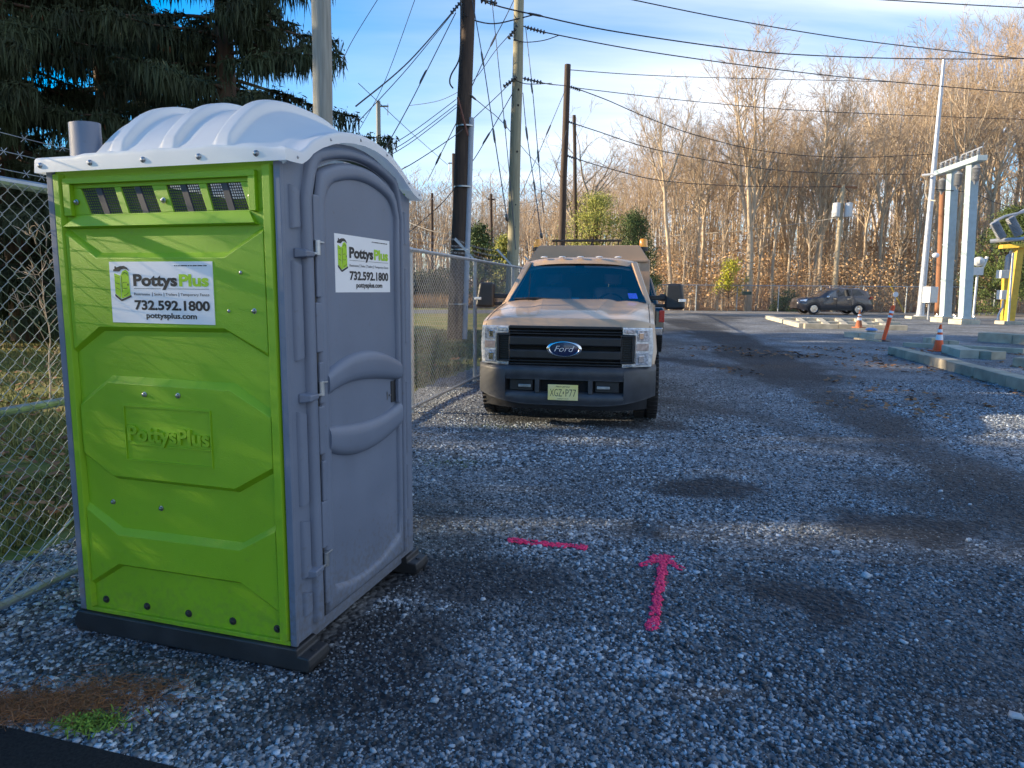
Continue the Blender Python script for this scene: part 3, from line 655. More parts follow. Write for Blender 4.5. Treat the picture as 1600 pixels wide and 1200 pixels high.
paint('pink_stripe', [((793,845),(917,857),.055)], 620, 'straight pink spray painted dash on the gravel left of the arrow')
# pine needles, moss, leaves
def flakes(name, X, Y, ln, wd, mt, shade, label, cat, lift=.012, stand=.25):
    N = len(X); a = rng.random(N)*6.283; Z = ground_z(X, Y)+lift*(.6+rng.random(N)); tl = (rng.random(N)-.5)*stand
    dx, dy = np.cos(a)*ln/2, np.sin(a)*ln/2; wx, wy = -np.sin(a)*wd/2, np.cos(a)*wd/2; dz = ln*tl
    V = np.stack([np.stack([X-dx-wx, Y-dy-wy, Z-dz], -1), np.stack([X+dx-wx*.6, Y+dy-wy*.6, Z+dz], -1), np.stack([X+dx*1.1+wx*.6, Y+dy*1.1+wy*.6, Z+dz+wd*.3], -1), np.stack([X-dx+wx, Y-dy+wy, Z-dz+wd*.2], -1)], 1)
    return tag(np_mesh(name, V, np.arange(4*N).reshape(-1, 4), mt, attrs={'shade': np.repeat(shade, 4)}), label, cat, kind='stuff')
needlem = add_island(mat('pine_needle', (.30, .12, .045), .8), 'shade', .4, 1.3)
c1, c2, c3 = G(70, 1105), G(185, 1085), G(30, 1115)
Xn = np.concatenate([rng.normal(c[0], s_, k) for c, s_, k in ((c1,.17,1300),(c2,.14,700),(c3,.16,800))]); Yn = np.concatenate([rng.normal(c[1], s_, k) for c, s_, k in ((c1,.055,1300),(c2,.06,700),(c3,.05,800))])
flakes('pine_needles', Xn, Yn, .035+.04*rng.random(len(Xn)), .0022, needlem, rng.random(len(Xn)), 'drift of orange brown pine needles on the gravel', 'pine needles', .016)
mossm = add_island(mat('moss', (.16, .26, .03), .9), 'shade', .5, 1.3)
c1 = G(140, 1135); k = 700; flakes('moss', rng.normal(c1[0], .055, k), rng.normal(c1[1], .028, k), .012+.01*rng.random(k), .006, mossm, rng.random(k), 'small bright green patch of moss on the gravel', 'moss', .016, .9)
c1 = G(770, 668); k = 170; c2 = G(700, 725); flakes('weeds', np.concatenate([rng.normal(c1[0], .30, k), rng.normal(c2[0], .2, k)]), np.concatenate([rng.normal(c1[1], .12, k), rng.normal(c2[1], .1, k)]), .03*np.ones(2*k), .004*np.ones(2*k), mossm, rng.random(2*k)*.3, 'thin green weeds sprouting through the gravel', 'weeds', .012, .7)
leafm = add_island(mat('fallen_leaf', (.26, .125, .05), .8), 'shade', .4, 1.4)
k = 2600; Xl = rng.uniform(4, 13, k); Yl = rng.uniform(8, 19, k); kq = fbm(Xl, Yl*.6, 71) > .5 - .1*(Xl > 8)
ll = flakes('fallen_leaves', Xl[kq], Yl[kq], .06+.05*rng.random(kq.sum()), .05, leafm, rng.random(kq.sum()), 'brown fallen leaves scattered over the gravel', 'leaves', .012, .3)
k = 3200; Yl = 4.2*np.exp(rng.random(k)*np.log(26/4.2)); Xl = fence_x(Yl)-.9-rng.random(k)**1.2*(Yl*.8+1); kq = fbm(Xl*.8, Yl*.8, 73) > .45
flakes('lawn_leaves', Xl[kq], Yl[kq], .05+.04*rng.random(kq.sum()), .045, leafm, rng.random(kq.sum()), 'brown leaves fallen on the lawn beyond the fence', 'leaves', .045, .5)
# grass blades on the lawn seen through the fence
grassm = add_island(mat('grass_blade', (.17, .175, .05), .8), 'shade', .45, 1.5)
k = 60000; Yg = 3.5*np.exp(rng.random(k)*np.log(26/3.5)); Xg = fence_x(Yg) - .75 - rng.random(k)**1.3*(Yg*.85+1.5)
hgt = .035+.05*rng.random(k); a = rng.random(k)*6.283; wd = .003+.0011*Yg; ok = fbm(Xg*.9, Yg*.9, 91) > .36; Xg, Yg, hgt, a, wd = Xg[ok], Yg[ok], hgt[ok], a[ok], wd[ok]; k = len(Xg)
bx, by = np.cos(a)*wd, np.sin(a)*wd; lx_, ly_ = (rng.random(k)-.5)*hgt, (rng.random(k)-.5)*hgt
V = np.stack([np.stack([Xg-bx, Yg-by, 0*Xg-.014], -1), np.stack([Xg+bx, Yg+by, 0*Xg-.014], -1), np.stack([Xg+lx_, Yg+ly_, hgt-.012], -1)], 1)
tag(np_mesh('grass', V, np.arange(3*k).reshape(-1, 3), grassm, attrs={'shade': np.repeat(rng.random(k), 3)}), 'short winter grass beyond the chain link fence', 'grass', kind='stuff')

# ------------------------------------------------------------------ near fence
galv = mat('fence_galvanised', (.36, .40, .44), .45, .6, var=.2, vscale=10)
wirem = mat('fence_wire', (.34, .36, .38), .5, .5, var=.15)
def P3(Y, z, off=0.0):                # a point on the fence line, off = to the lawn side
    return (fence_x(Y) - off, Y, z)
RAIL, LOW, Y_A, Y_B = 1.975, .075, -.6, 46.0
N_ = empty('chain_link_fence', (fence_x(Y_A), Y_A, 0), 0, 'galvanised chain link fence with barbed wire running behind the green cabin and the tan truck', 'fence')
def fbuild(b, name, mt, **k):
    o = fbuild_loc(b); return o.build(name, mt, N_, **k)
def fbuild_loc(b):
    b.v = [(v[0]-fence_x(Y_A), v[1]-Y_A, v[2]) for v in b.v]; return b
b = MB(); b.tube([P3(Y_A, RAIL), P3(Y_B, RAIL)], .024, 10); fbuild(b, 'top_rail', galv)
b = MB(); b.tube([P3(Y_A, LOW), P3(Y_B, LOW)], .022, 10); fbuild(b, 'bottom_rail', galv)
py = [2.45-2.97, 2.45] + [5.42+2.97*k for k in range(14)]
for k, Y in enumerate(py):
    b = MB(); b.tube([P3(Y, -.05, .03), P3(Y, RAIL-.02, .03)], .032, 12); b.lathe([(.038, RAIL-.03), (.038, RAIL+.01), (.03, RAIL+.03), (.0, RAIL+.035)], 12, (P3(Y, 0, .03)[0], Y, 0))
    for z in (.45, .9, 1.35): b.lathe([(.036, z), (.036, z+.022)], 12, (P3(Y, 0, .03)[0], Y, 0))
    post = fbuild(b, 'post', galv)
    b = MB(); x0 = P3(Y, 0, .03)[0]; b.hexa([(x0-.02,Y-.012,RAIL),(x0+.02,Y-.012,RAIL),(x0+.02,Y+.012,RAIL),(x0-.02,Y+.012,RAIL),(x0-.34,Y-.006,RAIL+.33),(x0-.31,Y-.006,RAIL+.36),(x0-.31,Y+.006,RAIL+.36),(x0-.34,Y+.006,RAIL+.33)])
    fbuild_loc(b); b.build('barb_arm', galv, post)
b = MB(); b.tube([P3(2.45, .955, .01), P3(5.42, .925, .01)], .021, 10); fbuild(b, 'middle_rail', galv)
b = MB(); b.tube([P3(5.4, 1.42, -.005), P3(2.80, .03, -.005)], .006, 6); fbuild(b, 'truss_rod', galv)
# diamond mesh: each picket wire zigzags from the top rail to the bottom rail
pitch, hw = .073, .0365
cols_ = np.arange(Y_A, 24, pitch); nz_ = int((RAIL-LOW)/hw); zz = LOW + np.arange(nz_+1)*hw
A0, A1 = [], []
for j in range(nz_):
    s0, s1 = (j % 2), ((j+1) % 2)
    ya, yb = cols_ + s0*hw, cols_ + s1*hw
    for q_, (u0, u1) in enumerate(((ya, yb), (2*cols_+hw-ya, 2*cols_+hw-yb))):
        o0 = .004*(1 if (j+q_) % 2 else -1)
        if q_ == 0:
            A0.append(np.stack([fence_x(u0)+o0+.03, u0, np.full_like(u0, zz[j])], -1)); A1.append(np.stack([fence_x(u1)-o0+.03, u1, np.full_like(u0, zz[j+1])], -1))
        else:
            u0, u1 = cols_+hw+(1-s0)*hw-hw*0, cols_+hw+(1-s1)*hw
            A0.append(np.stack([fence_x(u0)+o0+.03, u0, np.full_like(u0, zz[j])], -1)); A1.append(np.stack([fence_x(u1)-o0+.03, u1, np.full_like(u0, zz[j+1])], -1))
A0, A1 = np.concatenate(A0), np.concatenate(A1); off_ = np.array([fence_x(Y_A), Y_A, 0])
V, F = seg_mesh(A0-off_, A1-off_, np.full(len(A0), .0021), np.full(len(A0), .0021), 3)
np_mesh('wire_mesh', V, F, wirem, N_)
for k, (o_, z_) in enumerate(((.10, .115), (.20, .22), (.30, .33))):
    b = MB(); pts = []; Y = Y_A
    while Y < 30:
        ph = ((Y-2.45) % 2.97)/2.97; pts.append(P3(Y, RAIL+z_-.10*4*ph*(1-ph)*.45, .03+o_)); Y += .33
    b.tube(pts, [.0022 if p[1] < 5 else .0012 for p in pts], 4, False)
    for i in range(int((14-Y_A)/.125)):
        Y = Y_A+i*.125+.02*((i*7) % 3); ph = ((Y-2.45) % 2.97)/2.97; c = Vector(P3(Y, RAIL+z_-.18*ph*(1-ph)*1.0, .03+o_))
        b.tube([c+Vector((.014,.006,.018)), c-Vector((.014,.006,.018))], .0016, 3, False); b.tube([c+Vector((-.014,.004,.018)), c-Vector((-.014,.004,.018))], .0016, 3, False)
    fbuild(b, 'barbed_wire', wirem)

# ------------------------------------------------------------------ vehicles
tan = mat('tan_paint', (.50, .35, .225), .32, var=.05, vscale=2, coat=.5, bump=.02, bscale=300)
tanbox = mat('tan_box_paint', (.50, .325, .205), .5, var=.06, vscale=2)
tyre = mat('tyre_rubber', (.018, .018, .02), .8, var=.3, vscale=20, bump=.2, bscale=80)
trim = mat('black_trim', (.020, .021, .024), .45, var=.25, vscale=8, bump=.06, bscale=200)
bumpm = mat('bumper_grey', (.045, .050, .060), .42, var=.25, vscale=7, bump=.08, bscale=120)
darkin = mat('dark_recess', (.006, .006, .007), .8, var=.2)
chrome = mat('chrome', (.75, .76, .78), .12, 1.0, var=.05)
lampm = mat('headlamp_reflector', (.72, .75, .80), .22, .35, var=.35, vscale=26, coat=1.0)
lampclear = mat('lamp_cell', (.50, .54, .60), .12, .45, var=.5, vscale=40, coat=1.0)
amber = mat('amber_lens', (1.0, .36, .008), .25, var=.1, coat=1.0)
redl = mat('red_lens', (.5, .01, .012), .25, var=.1, coat=1.0)
blue = mat('emblem_blue', (.008, .018, .075), .25, var=.1, coat=1.0)
platem = mat('plate_cream', (.86, .74, .22), .4, base2=(.86, .79, .48), vscale=5)
seatm = mat('seat_cloth', (.24, .24, .245), .85, var=.2)
stick = mat('sticker_blue', (.02, .09, .55), .5, var=.2, vscale=60)
rust = mat('rusty_rack', (.12, .075, .05), .7, .3, var=.3, vscale=20)
def glass(name, tint, fac):
    M = bpy.data.materials.new(name); M.use_nodes = True; n, l = M.node_tree.nodes, M.node_tree.links; n.remove(n['Principled BSDF'])
    t = n.new('ShaderNodeBsdfTransparent'); t.inputs[0].default_value = (*tint, 1); g = n.new('ShaderNodeBsdfGlossy'); g.inputs['Roughness'].default_value = .03; g.inputs[0].default_value = (1, .95, .86, 1)
    lw = n.new('ShaderNodeFresnel'); lw.inputs[0].default_value = 1.5
    md = n.new('ShaderNodeMath'); md.operation = 'MULTIPLY_ADD'; l.new(lw.outputs[0], md.inputs[0]); md.inputs[1].default_value = 1.0; md.inputs[2].default_value = fac; md.use_clamp = True
    mx = n.new('ShaderNodeMixShader'); l.new(md.outputs[0], mx.inputs[0]); l.new(t.outputs[0], mx.inputs[1]); l.new(g.outputs[0], mx.inputs[2]); l.new(mx.outputs[0], n['Material Output'].inputs[0])
    MATS[name] = M; return M
wind = glass('windscreen_glass', (.85, .87, .88), .14)
tintg = glass('tinted_glass', (.10, .11, .13), .06)
def lens_ring(b, x0, x1, z0, z1, y0, y1): b.box(x0, x1, y0, y1, z0, z1)
def wheel(parent, x, y, r, w, rim_r, side, mt_rim):
    g = .03
    b = MB(); b.lathe([(rim_r, -w/2), (r-.05, -w/2), (r-.012, -w/2+.03), (r, -w/2+.06), (r, -.012), (r-.012, -.010), (r-.012, .010), (r, .012), (r, w/2-.06), (r-.012, w/2-.03), (r-.05, w/2), (rim_r, w/2)], 36, (x, y, r), 'X', closed=True)
    for k in range(44):                # tread blocks
        a = 2*math.pi*k/44
        for s_ in (-1, 1):
            cx = x + s_*w*.27; c = Vector((cx, y + (r+.004)*math.cos(a), r + (r+.004)*math.sin(a))); rd = Vector((0, math.cos(a), math.sin(a))); tg = Vector((0, -math.sin(a), math.cos(a))); ax = Vector((1, 0, 0))
            b.hexa([c + ax*i*w*.2 + tg*(j*.018+i*.008*s_) + rd*h for h in (-.012, .006) for i, j in ((-1,-1),(1,-1),(1,1),(-1,1))])
    wh = b.build('wheel', tyre, parent, smooth=40)
    b = MB(); s_ = side
    b.lathe([(rim_r*1.02, s_*w*.46), (rim_r*.95, s_*w*.40), (rim_r*.6, s_*w*.30), (rim_r*.3, s_*w*.36), (.02, s_*w*.38)], 24, (x, y, r), 'X')
    b.build('rim', mt_rim, wh)
    return wh

def pickup_cab(t, paint, yb, zb, w, ztop):   # not used by the tan truck's nose
    pass
# ---- tan truck: local x to the viewer's right, y back from the bumper
TR = empty('pickup_truck', (0.555, 7.42, 0), -R(9.8), 'tan work pickup truck with black grille and amber beacons parked by the fence', 'pickup truck')
# bumper
def bx_front(x): return .02 + .30*max(0, (abs(x)-.55)/.45)**2.2
def low_edge(x): return .268 + .10*max(0, (abs(x)-.35)/.64)**1.6
def bumper_part(x0, x1, zlo, zhi, n=24):
    b = MB(); vs = []
    prof = lambda x, lo, hi: [(.0, lo), (-.0, lo+.02), (-.012, lo+.04), (-.012, hi-.05), (.0, hi-.02), (.03, hi), (.22, hi), (.22, lo)]
    for i in range(n+1):
        x = x0+(x1-x0)*i/n; lo, hi = zlo(x), zhi(x)
        vs += [(x, bx_front(x)+dy, z) for dy, z in prof(x, lo, hi)]
    k = 8; fs = [(i*k+j, i*k+(j+1) % k, (i+1)*k+(j+1) % k, (i+1)*k+j) for i in range(n) for j in range(k)] + [tuple(range(k)), tuple(n*k+j for j in range(k))]
    return b.add(vs, fs)
b = bumper_part(-.645, .645, low_edge, lambda x: .41, 40)
for q_ in (bumper_part(-.645, .645, lambda x: .545, lambda x: .692, 30), bumper_part(.646, .99, low_edge, lambda x: .692, 24), bumper_part(-.99, -.646, low_edge, lambda x: .692, 24)): b.add(q_.v, q_.f)
bump_ = b.build('bumper', bumpm, TR, smooth=40)
b = MB(); b.box(-.70, .70, .10, .16, .35, .60); b.build('bumper_recess', darkin, bump_, smooth=0)
for s_ in (-1, 1):
    x0, x1 = sorted((s_*.34, s_*.60)); b = MB(); b.box(x0, x1, .055, .10, .415, .54); b.build('tow_hook_pocket', trim, bump_, bevel=.01)
for s_ in (-1, 1):
    x0, x1 = sorted((s_*.36, s_*.50)); b = MB(); b.box(x0, x1, .03, .056, .455, .487); b.build('tow_hook', steel, bump_, bevel=.006)
    x0, x1 = sorted((s_*.265, s_*.315)); b = MB(); b.box(x0, x1, .02, .10, .40, .55); b.build('bumper_rib', bumpm, bump_, bevel=.005)
b = MB(); b.grid(lambda x, s: (x, bx_front(x)*.8 + .06 + .05*s, .36-.155*s + .05*max(0, abs(x)-.5)), list(np.linspace(-.9, .9, 30)), [0, .5, 1]); b.grid(lambda x, s: (x, bx_front(x)*.8 + .11 + .3*s, .205 + .05*max(0, abs(x)-.5)), list(np.linspace(-.9, .9, 30)), [0, 1]); b.build('air_dam', trim, TR, smooth=50)
# plate
b = MB(); b.box(-.163, .163, -.030, -.024, .332, .502); pl = b.build('licence_plate', platem, TR, bevel=.004)
b = MB(); yv = -.0302
put_text(b, 'XGZ', (0, yv, 0), (1,0,0), (0,0,1), -.140, -.010, .374, .078, bold=-.01, nrm=(0,-1,0)); put_text(b, 'P77', (0, yv, 0), (1,0,0), (0,0,1), .030, .142, .374, .078, bold=-.01, nrm=(0,-1,0))
b.prism([(.0,.398),(.008,.402),(.012,.414),(.008,.424),(.012,.432),(.004,.428),(.0,.416)], lambda x, z: (x, yv, z), lambda x, z: (x, yv-.0008, z))
put_text(b, 'New Jersey', (0, yv, 0), (1,0,0), (0,0,1), -.075, .075, .474, .016, bold=.01, nrm=(0,-1,0)); put_text(b, 'GARDEN STATE', (0, yv, 0), (1,0,0), (0,0,1), -.062, .062, .343, .010, bold=.005, nrm=(0,-1,0))
b.build('lettering', ink, pl, smooth=0)
# grille
b = MB(); b.box(-.635, .635, .12, .15, .60, 1.125); gr = b.build('grille', darkin, TR, smooth=0)
def bar(z0, z1, y0, x0=-.61, x1=.61, nm='grille_bar', bev=.006):
    b = MB(); b.box(x0, x1, y0, .118, z0, z1); return b.build(nm, trim, gr, bevel=bev)
bar(1.100, 1.128, .045); bar(1.062, 1.076, .06); bar(1.034, 1.048, .06)
bar(.915, 1.012, .035, bev=.016); bar(.772, .868, .035, bev=.016)
for x0, x1 in ((-.61, -.42), (.42, .61)):
    b = MB(); b.hexa([(x0,.040,.868),(x1,.040,.868),(x1,.10,.868),(x0,.10,.868),(x0,.040,.915),(x1,.040,.915),(x1,.10,.915),(x0,.10,.915)])
    b.v = [(v[0], v[1], v[2]) for v in b.v]
bar(.738, .752, .06); bar(.705, .720, .06); bar(.655, .690, .05); bar(.612, .640, .05)
for s_ in (-1, 1):
    a_, c_ = sorted((s_*.60, s_*.745))
    b = MB(); b.box(a_, c_, .05, .14, .735, .757); b.box(a_, c_, .05, .14, 1.018, 1.042); d0, d1 = sorted((s_*.722, s_*.745)); b.box(d0, d1, .05, .14, .757, 1.018); d0, d1 = sorted((s_*.60, s_*.622)); b.box(d0, d1, .06, .14, .757, 1.018); b.build('grille_end', trim, gr, bevel=.006)
    b = MB(); a2, c2_ = sorted((s_*.622, s_*.722))
    b.box(a2, c2_, .11, .12, .757, 1.018)
    for k in range(10): z = .775+k*.025; b.box(a2, c2_, .075, .11, z, z+.009)
    b.build('grille_louvre', trim, gr, smooth=0)
# emblem
b = MB(); b.lathe([(1, .0), (1, -.014), (.94, -.022), (.86, -.024), (.82, -.018), (.82, 0)], 40, (0,0,0), 'Y'); b.v = [(v[0]*.19, v[1]+.036, v[2]*.087+.884) for v in b.v]; em = b.build('emblem', chrome, TR)
b = MB(); b.lathe([(.84, .0), (.84, -.016), (.6, -.020), (.02, -.0215)], 40, (0,0,0), 'Y'); b.v = [(v[0]*.185, v[1]+.034, v[2]*.083+.884) for v in b.v]; b.build('emblem_face', blue, em)
b = MB(); put_text(b, 'Ford', (0, .0125, 0), (1,0,0), (0,0,1), -.105, .110, .856, .062, bold=-.012, shear=.35, nrm=(0,-1,0)); b.build('emblem_script', mat('emblem_white', (.8, .8, .82), .3, var=.03), em, smooth=0)
# headlights: C-shaped around the grille end
for s_ in (-1, 1):
    C_ = [(.618,.690),(.935,.700),(.950,.90),(.935,1.118),(.618,1.122),(.618,1.046),(.748,1.040),(.748,.738),(.618,.730)]
    yb = lambda x: .075 + .10*max(0, (abs(x)-.70)/.25)**1.5
    b = MB(); b.prism(C_, lambda x, z: (s_*x, yb(x), z), lambda x, z: (s_*x, yb(x)+.10, z)); hl = b.build('headlight', lampm, TR, bevel=.008)
    def cell(nm, x0, x1, z0, z1, mt, d=.006):
        b = MB(); xa, xb = s_*x0, s_*x1; b.hexa([(xa,yb(x0)-d,z0),(xb,yb(x1)-d,z0),(xb,yb(x1)+.02,z0),(xa,yb(x0)+.02,z0),(xa,yb(x0)-d,z1),(xb,yb(x1)-d,z1),(xb,yb(x1)+.02,z1),(xa,yb(x0)+.02,z1)]); return b.build(nm, mt, hl, bevel=.006)
    cell('lamp_cell', .775, .90, .975, 1.095, lampclear); cell('lamp_cell', .765, .90, .72, .855, lampclear)
    cell('turn_signal', .770, .90, .875, .955, mat('signal_lens', (.50, .40, .36), .2, .3, var=.3, vscale=30, coat=1))
    cell('lamp_lens', .795, .845, .995, 1.07, chrome, .012); cell('lamp_lens', .795, .85, .745, .825, chrome, .012)
    cell('lamp_inner', .640, .745, 1.062, 1.105, lampclear, .005); cell('lamp_inner', .640, .735, .702, .722, lampclear, .005)
    cell('lamp_bezel', .756, .764, .735, 1.05, chrome, .012)
# hood
def hood_z(x, y):
    t = (y-.16)/1.34; z = 1.205 + .185*max(0, min(1, t))**.8
    if y < .16: z = 1.205 - (.16-y)/.06*.085
    ax = abs(x)
    dm = 1 - sm(.40, .54, ax + .10*(1-t)); z += .022*dm*sm(.15, .55, y)
    z -= .05*max(0, (ax-.60)/.33)**2.2
    return z
xs = list(np.linspace(-.955, .955, 70)); ys = [.100, .106, .12, .14, .155, .165, .18] + list(np.linspace(.22, 1.52, 24))
b = MB(); b.grid(lambda x, y: (x, y + .16*max(0, (abs(x)-.55)/.4)**2*(y < .9)*(1-(y-.1)/.8), hood_z(x, y)), xs, ys)
b.grid(lambda x, z: (x, .100 + .16*max(0, (abs(x)-.55)/.4)**2, min(z, hood_z(x, .1))), xs, [1.098, 1.125]); hood = b.build('hood', tan, TR, smooth=50)
b = MB(); put_text(b, 'SUPER DUTY', (0, .128, 0), (1,0,0), (0,.35,.94), -.44, .44, 1.136, .042, bold=.03, extrude=.003, nrm=(0,-.94,.35)); b.v = [(v[0], v[1]-.0115, v[2]) for v in b.v]; b.build('hood_lettering', tan, hood, bevel=0)
for s_ in (-1, 1):
    b = MB(); b.tube([(s_*.905, y + .16*((.905-.55)/.4)**2*(y < .9)*(1-(y-.1)/.8), hood_z(.905, y)+.001) for y in np.linspace(.13, 1.48, 24)], .0045, 5); b.build('hood_seam', darkin, hood)
    b = MB(); b.tube([(s_*(.30+.10*(y-.3)), y, hood_z(.30+.10*(y-.3), y)+.0) for y in np.linspace(.35, 1.44, 14)], .002, 4); b.build('hood_crease', tan, hood)
b = MB(); b.box(-.86, .86, 1.46, 1.56, 1.34, 1.372); b.build('cowl', trim, TR, bevel=.01)
# fenders with wheel arches
def fender(side):
    prof = [(.20,.66),(.52,.66)]
    for k in range(15):
        a = math.pi*(1-k/14); prof.append((1.02+.50*math.cos(a), .42+.50*math.sin(a)*1.0+.0))
    prof += [(1.55,.52),(1.62,.52),(1.62,1.31),(1.1,1.27),(.6,1.205),(.28,1.14),(.20,1.10)]
    x_in, x_out = .80*side, 1.005*side
    bulge = lambda y: x_out - side*.17*max(0, (.75-y)/.55)**1.6
    b = MB(); b.prism(prof, lambda y, z: (x_in, y, z), lambda y, z: (bulge(y)-side*.05*max(0, (z-1.10)/.2), y, z)); return b.build('fender', tan, TR, bevel=.03, smooth=50, seg=3)
fender(-1); fender(1)
# cab
b = MB(); b.prism([(1.62,.48),(3.35,.48),(3.35,1.36),(1.62,1.36)], lambda y, z: (-.99, y, z), lambda y, z: (.99, y, z)); cab = b.build('cab_body', tan, TR, bevel=.05, seg=3)
for s_ in (-1, 1):
    b = MB(); b.box(*sorted((s_*.985, s_*.998)), 1.70, 2.95, .56, 1.34); dr_ = b.build('door', tan, TR, bevel=.02)
    b = MB(); b.box(*sorted((s_*.996, s_*1.03)), 2.70, 2.88, 1.16, 1.20); b.build('door_handle', trim, dr_, bevel=.008)
    b = MB(); b.hexa([(s_*.93,1.85,1.36),(s_*.93,2.95,1.36),(s_*.91,2.95,1.36),(s_*.91,1.85,1.36),(s_*.75,2.32,1.84),(s_*.75,2.95,1.84),(s_*.73,2.95,1.84),(s_*.73,2.32,1.84)]); b.build('side_window', tintg, TR)
    pil = MB(); pil.hexa([(s_*.955,1.50,1.33),(s_*.955,1.68,1.33),(s_*.86,1.68,1.33),(s_*.875,1.46,1.33),(s_*.755,2.16,1.90),(s_*.755,2.30,1.90),(s_*.66,2.30,1.90),(s_*.675,2.13,1.895)]); pil.build('roof_pillar', tan, TR, bevel=.022, seg=3)
    pil = MB(); pil.hexa([(s_*.95,2.93,1.34),(s_*.95,3.32,1.34),(s_*.88,3.32,1.34),(s_*.88,2.93,1.34),(s_*.75,2.93,1.90),(s_*.75,3.3,1.90),(s_*.68,3.3,1.90),(s_*.68,2.93,1.90)]); pil.build('roof_pillar', tan, TR, bevel=.015)
def wsx(s, t): return s*(.885-.20*t)
def wsy(s, t): return 1.50+.66*t - (1-s*s)*(.15-.06*t)
def wsz(s, t): return 1.362+.515*t
S_ = list(np.linspace(-1, 1, 22)); T_ = list(np.linspace(0, 1, 8))
b = MB(); b.grid(lambda s, t: (wsx(s, t), wsy(s, t), wsz(s, t)), S_, T_); b.build('windscreen', wind, TR, smooth=60)
b = MB()                                # black border round the glass
for s0, s1 in ((-1, -.955), (.955, 1)): b.grid(lambda s, t: (wsx(s, t), wsy(s, t)+.006, wsz(s, t)), [s0, s1], T_)
for t0, t1 in ((0, .07), (.975, 1)): b.grid(lambda s, t: (wsx(s, t), wsy(s, t)+.006, wsz(s, t)), S_, [t0, t1])
b.grid(lambda s, t: (wsx(s, t), wsy(s, t)+.007, wsz(s, t)), list(np.linspace(-.08, .08, 4)), [.82, .95])
b.build('windscreen_border', trim, TR, smooth=60)
rys = [2.10, 2.12, 2.16, 2.24] + list(np.linspace(2.4, 3.35, 6))
def roofz(x, y): return 1.955 - .05*(abs(x)/.7)**3.5 - .088*max(0, (2.24-y)/.14)**1.6 - .02*max(0, (y-3.1)/.25)
b = MB(); b.grid(lambda x, y: (x, y - (1-(x/.7)**2)*.075*(y < 3), roofz(x, y)), list(np.linspace(-.755, .755, 24)), rys); b.grid(lambda x, y: (x, y - (1-(x/.7)**2)*.075*(y < 3), roofz(x, y)-.05), list(np.linspace(-.755, .755, 24)), rys); b.build('cab_roof', tan, TR, smooth=50)
for x in (-.50, -.25, 0, .25, .50):
    b = MB(); b.ball((x, 2.17-(1-(x/.7)**2)*.075, 1.955), (.05, .035, .014), 12, 6); b.build('clearance_lamp', mat('highlight_lens', (.75, .72, .70), .2, var=.1, coat=1), TR)  # pale lenses stand in for small white highlights on the roof edge
b = MB(); b.box(-.93, .93, 3.30, 3.35, 1.36, 1.60); b.box(-.80, .80, 3.28, 3.33, 1.60, 1.92); b.build('cab_back', tan, TR)
# cabin inside
b = MB(); b.box(-.86, .86, 1.56, 1.95, 1.10, 1.33); b.build('dashboard', seatm, TR, bevel=.05)
for x in (-.42, .42):
    b = MB(); b.box(x-.26, x+.26, 2.55, 2.72, 1.0, 1.56); st = b.build('seat', seatm, TR, bevel=.06, seg=3)
    b = MB(); b.box(x-.13, x+.13, 2.58, 2.68, 1.60, 1.76); b.build('headrest', seatm, st, bevel=.04, seg=3)
    b = MB(); b.tube([(x-.05,2.63,1.55),(x-.05,2.63,1.62)], .007, 6); b.tube([(x+.05,2.63,1.55),(x+.05,2.63,1.62)], .007, 6); b.build('headrest_stem', chrome, st)
b = MB(); ring = [(.42+.19*math.cos(a), 2.05+.07*math.sin(a), 1.30+.17*math.sin(a)) for a in np.linspace(0, 2*math.pi, 25)]; b.tube(ring, .014, 8); b.build('steering_wheel', trim, TR)
b = MB(); b.box(-.13, .13, 1.96, 1.99, 1.735, 1.795); b.build('rear_view_mirror', trim, TR, bevel=.01)
def on_ws(s, t, d): return Vector((wsx(s, t), wsy(s, t)-d, wsz(s, t)))
b = MB(); b.hexa([on_ws(.77,.10,.002),on_ws(.90,.10,.002),on_ws(.90,.10,-.002),on_ws(.77,.10,-.002),on_ws(.77,.23,.002),on_ws(.90,.23,.002),on_ws(.90,.23,-.002),on_ws(.77,.23,-.002)]); b.build('windscreen_sticker', stick, TR, smooth=0)
b = MB(); b.hexa([on_ws(-.06,.08,-.01),on_ws(.05,.08,-.01),on_ws(.05,.08,-.02),on_ws(-.06,.08,-.02),on_ws(-.06,.115,-.01),on_ws(.05,.115,-.01),on_ws(.05,.115,-.02),on_ws(-.06,.115,-.02)]); b.build('dash_tag', mat('tag_teal', (.10, .42, .50), .5, var=.2), TR, smooth=0)
for s0, s1, tt in ((-.62, -.05, .10), (.12, .78, .05)):
    b = MB(); b.tube([on_ws(s0+.5*(s1-s0), .0, .03), on_ws(s0, .02, .03)], .011, 6); b.tube([on_ws(s, tt*(1-abs(s-s0)), .02) for s in np.linspace(s0-.3, s1, 9)], .009, 6); b.build('wiper', trim, TR)
b = MB(); b.tube([(-.60, 1.40, 1.34), (-.585, 1.44, 1.72)], .004, 5); b.build('aerial', trim, TR)
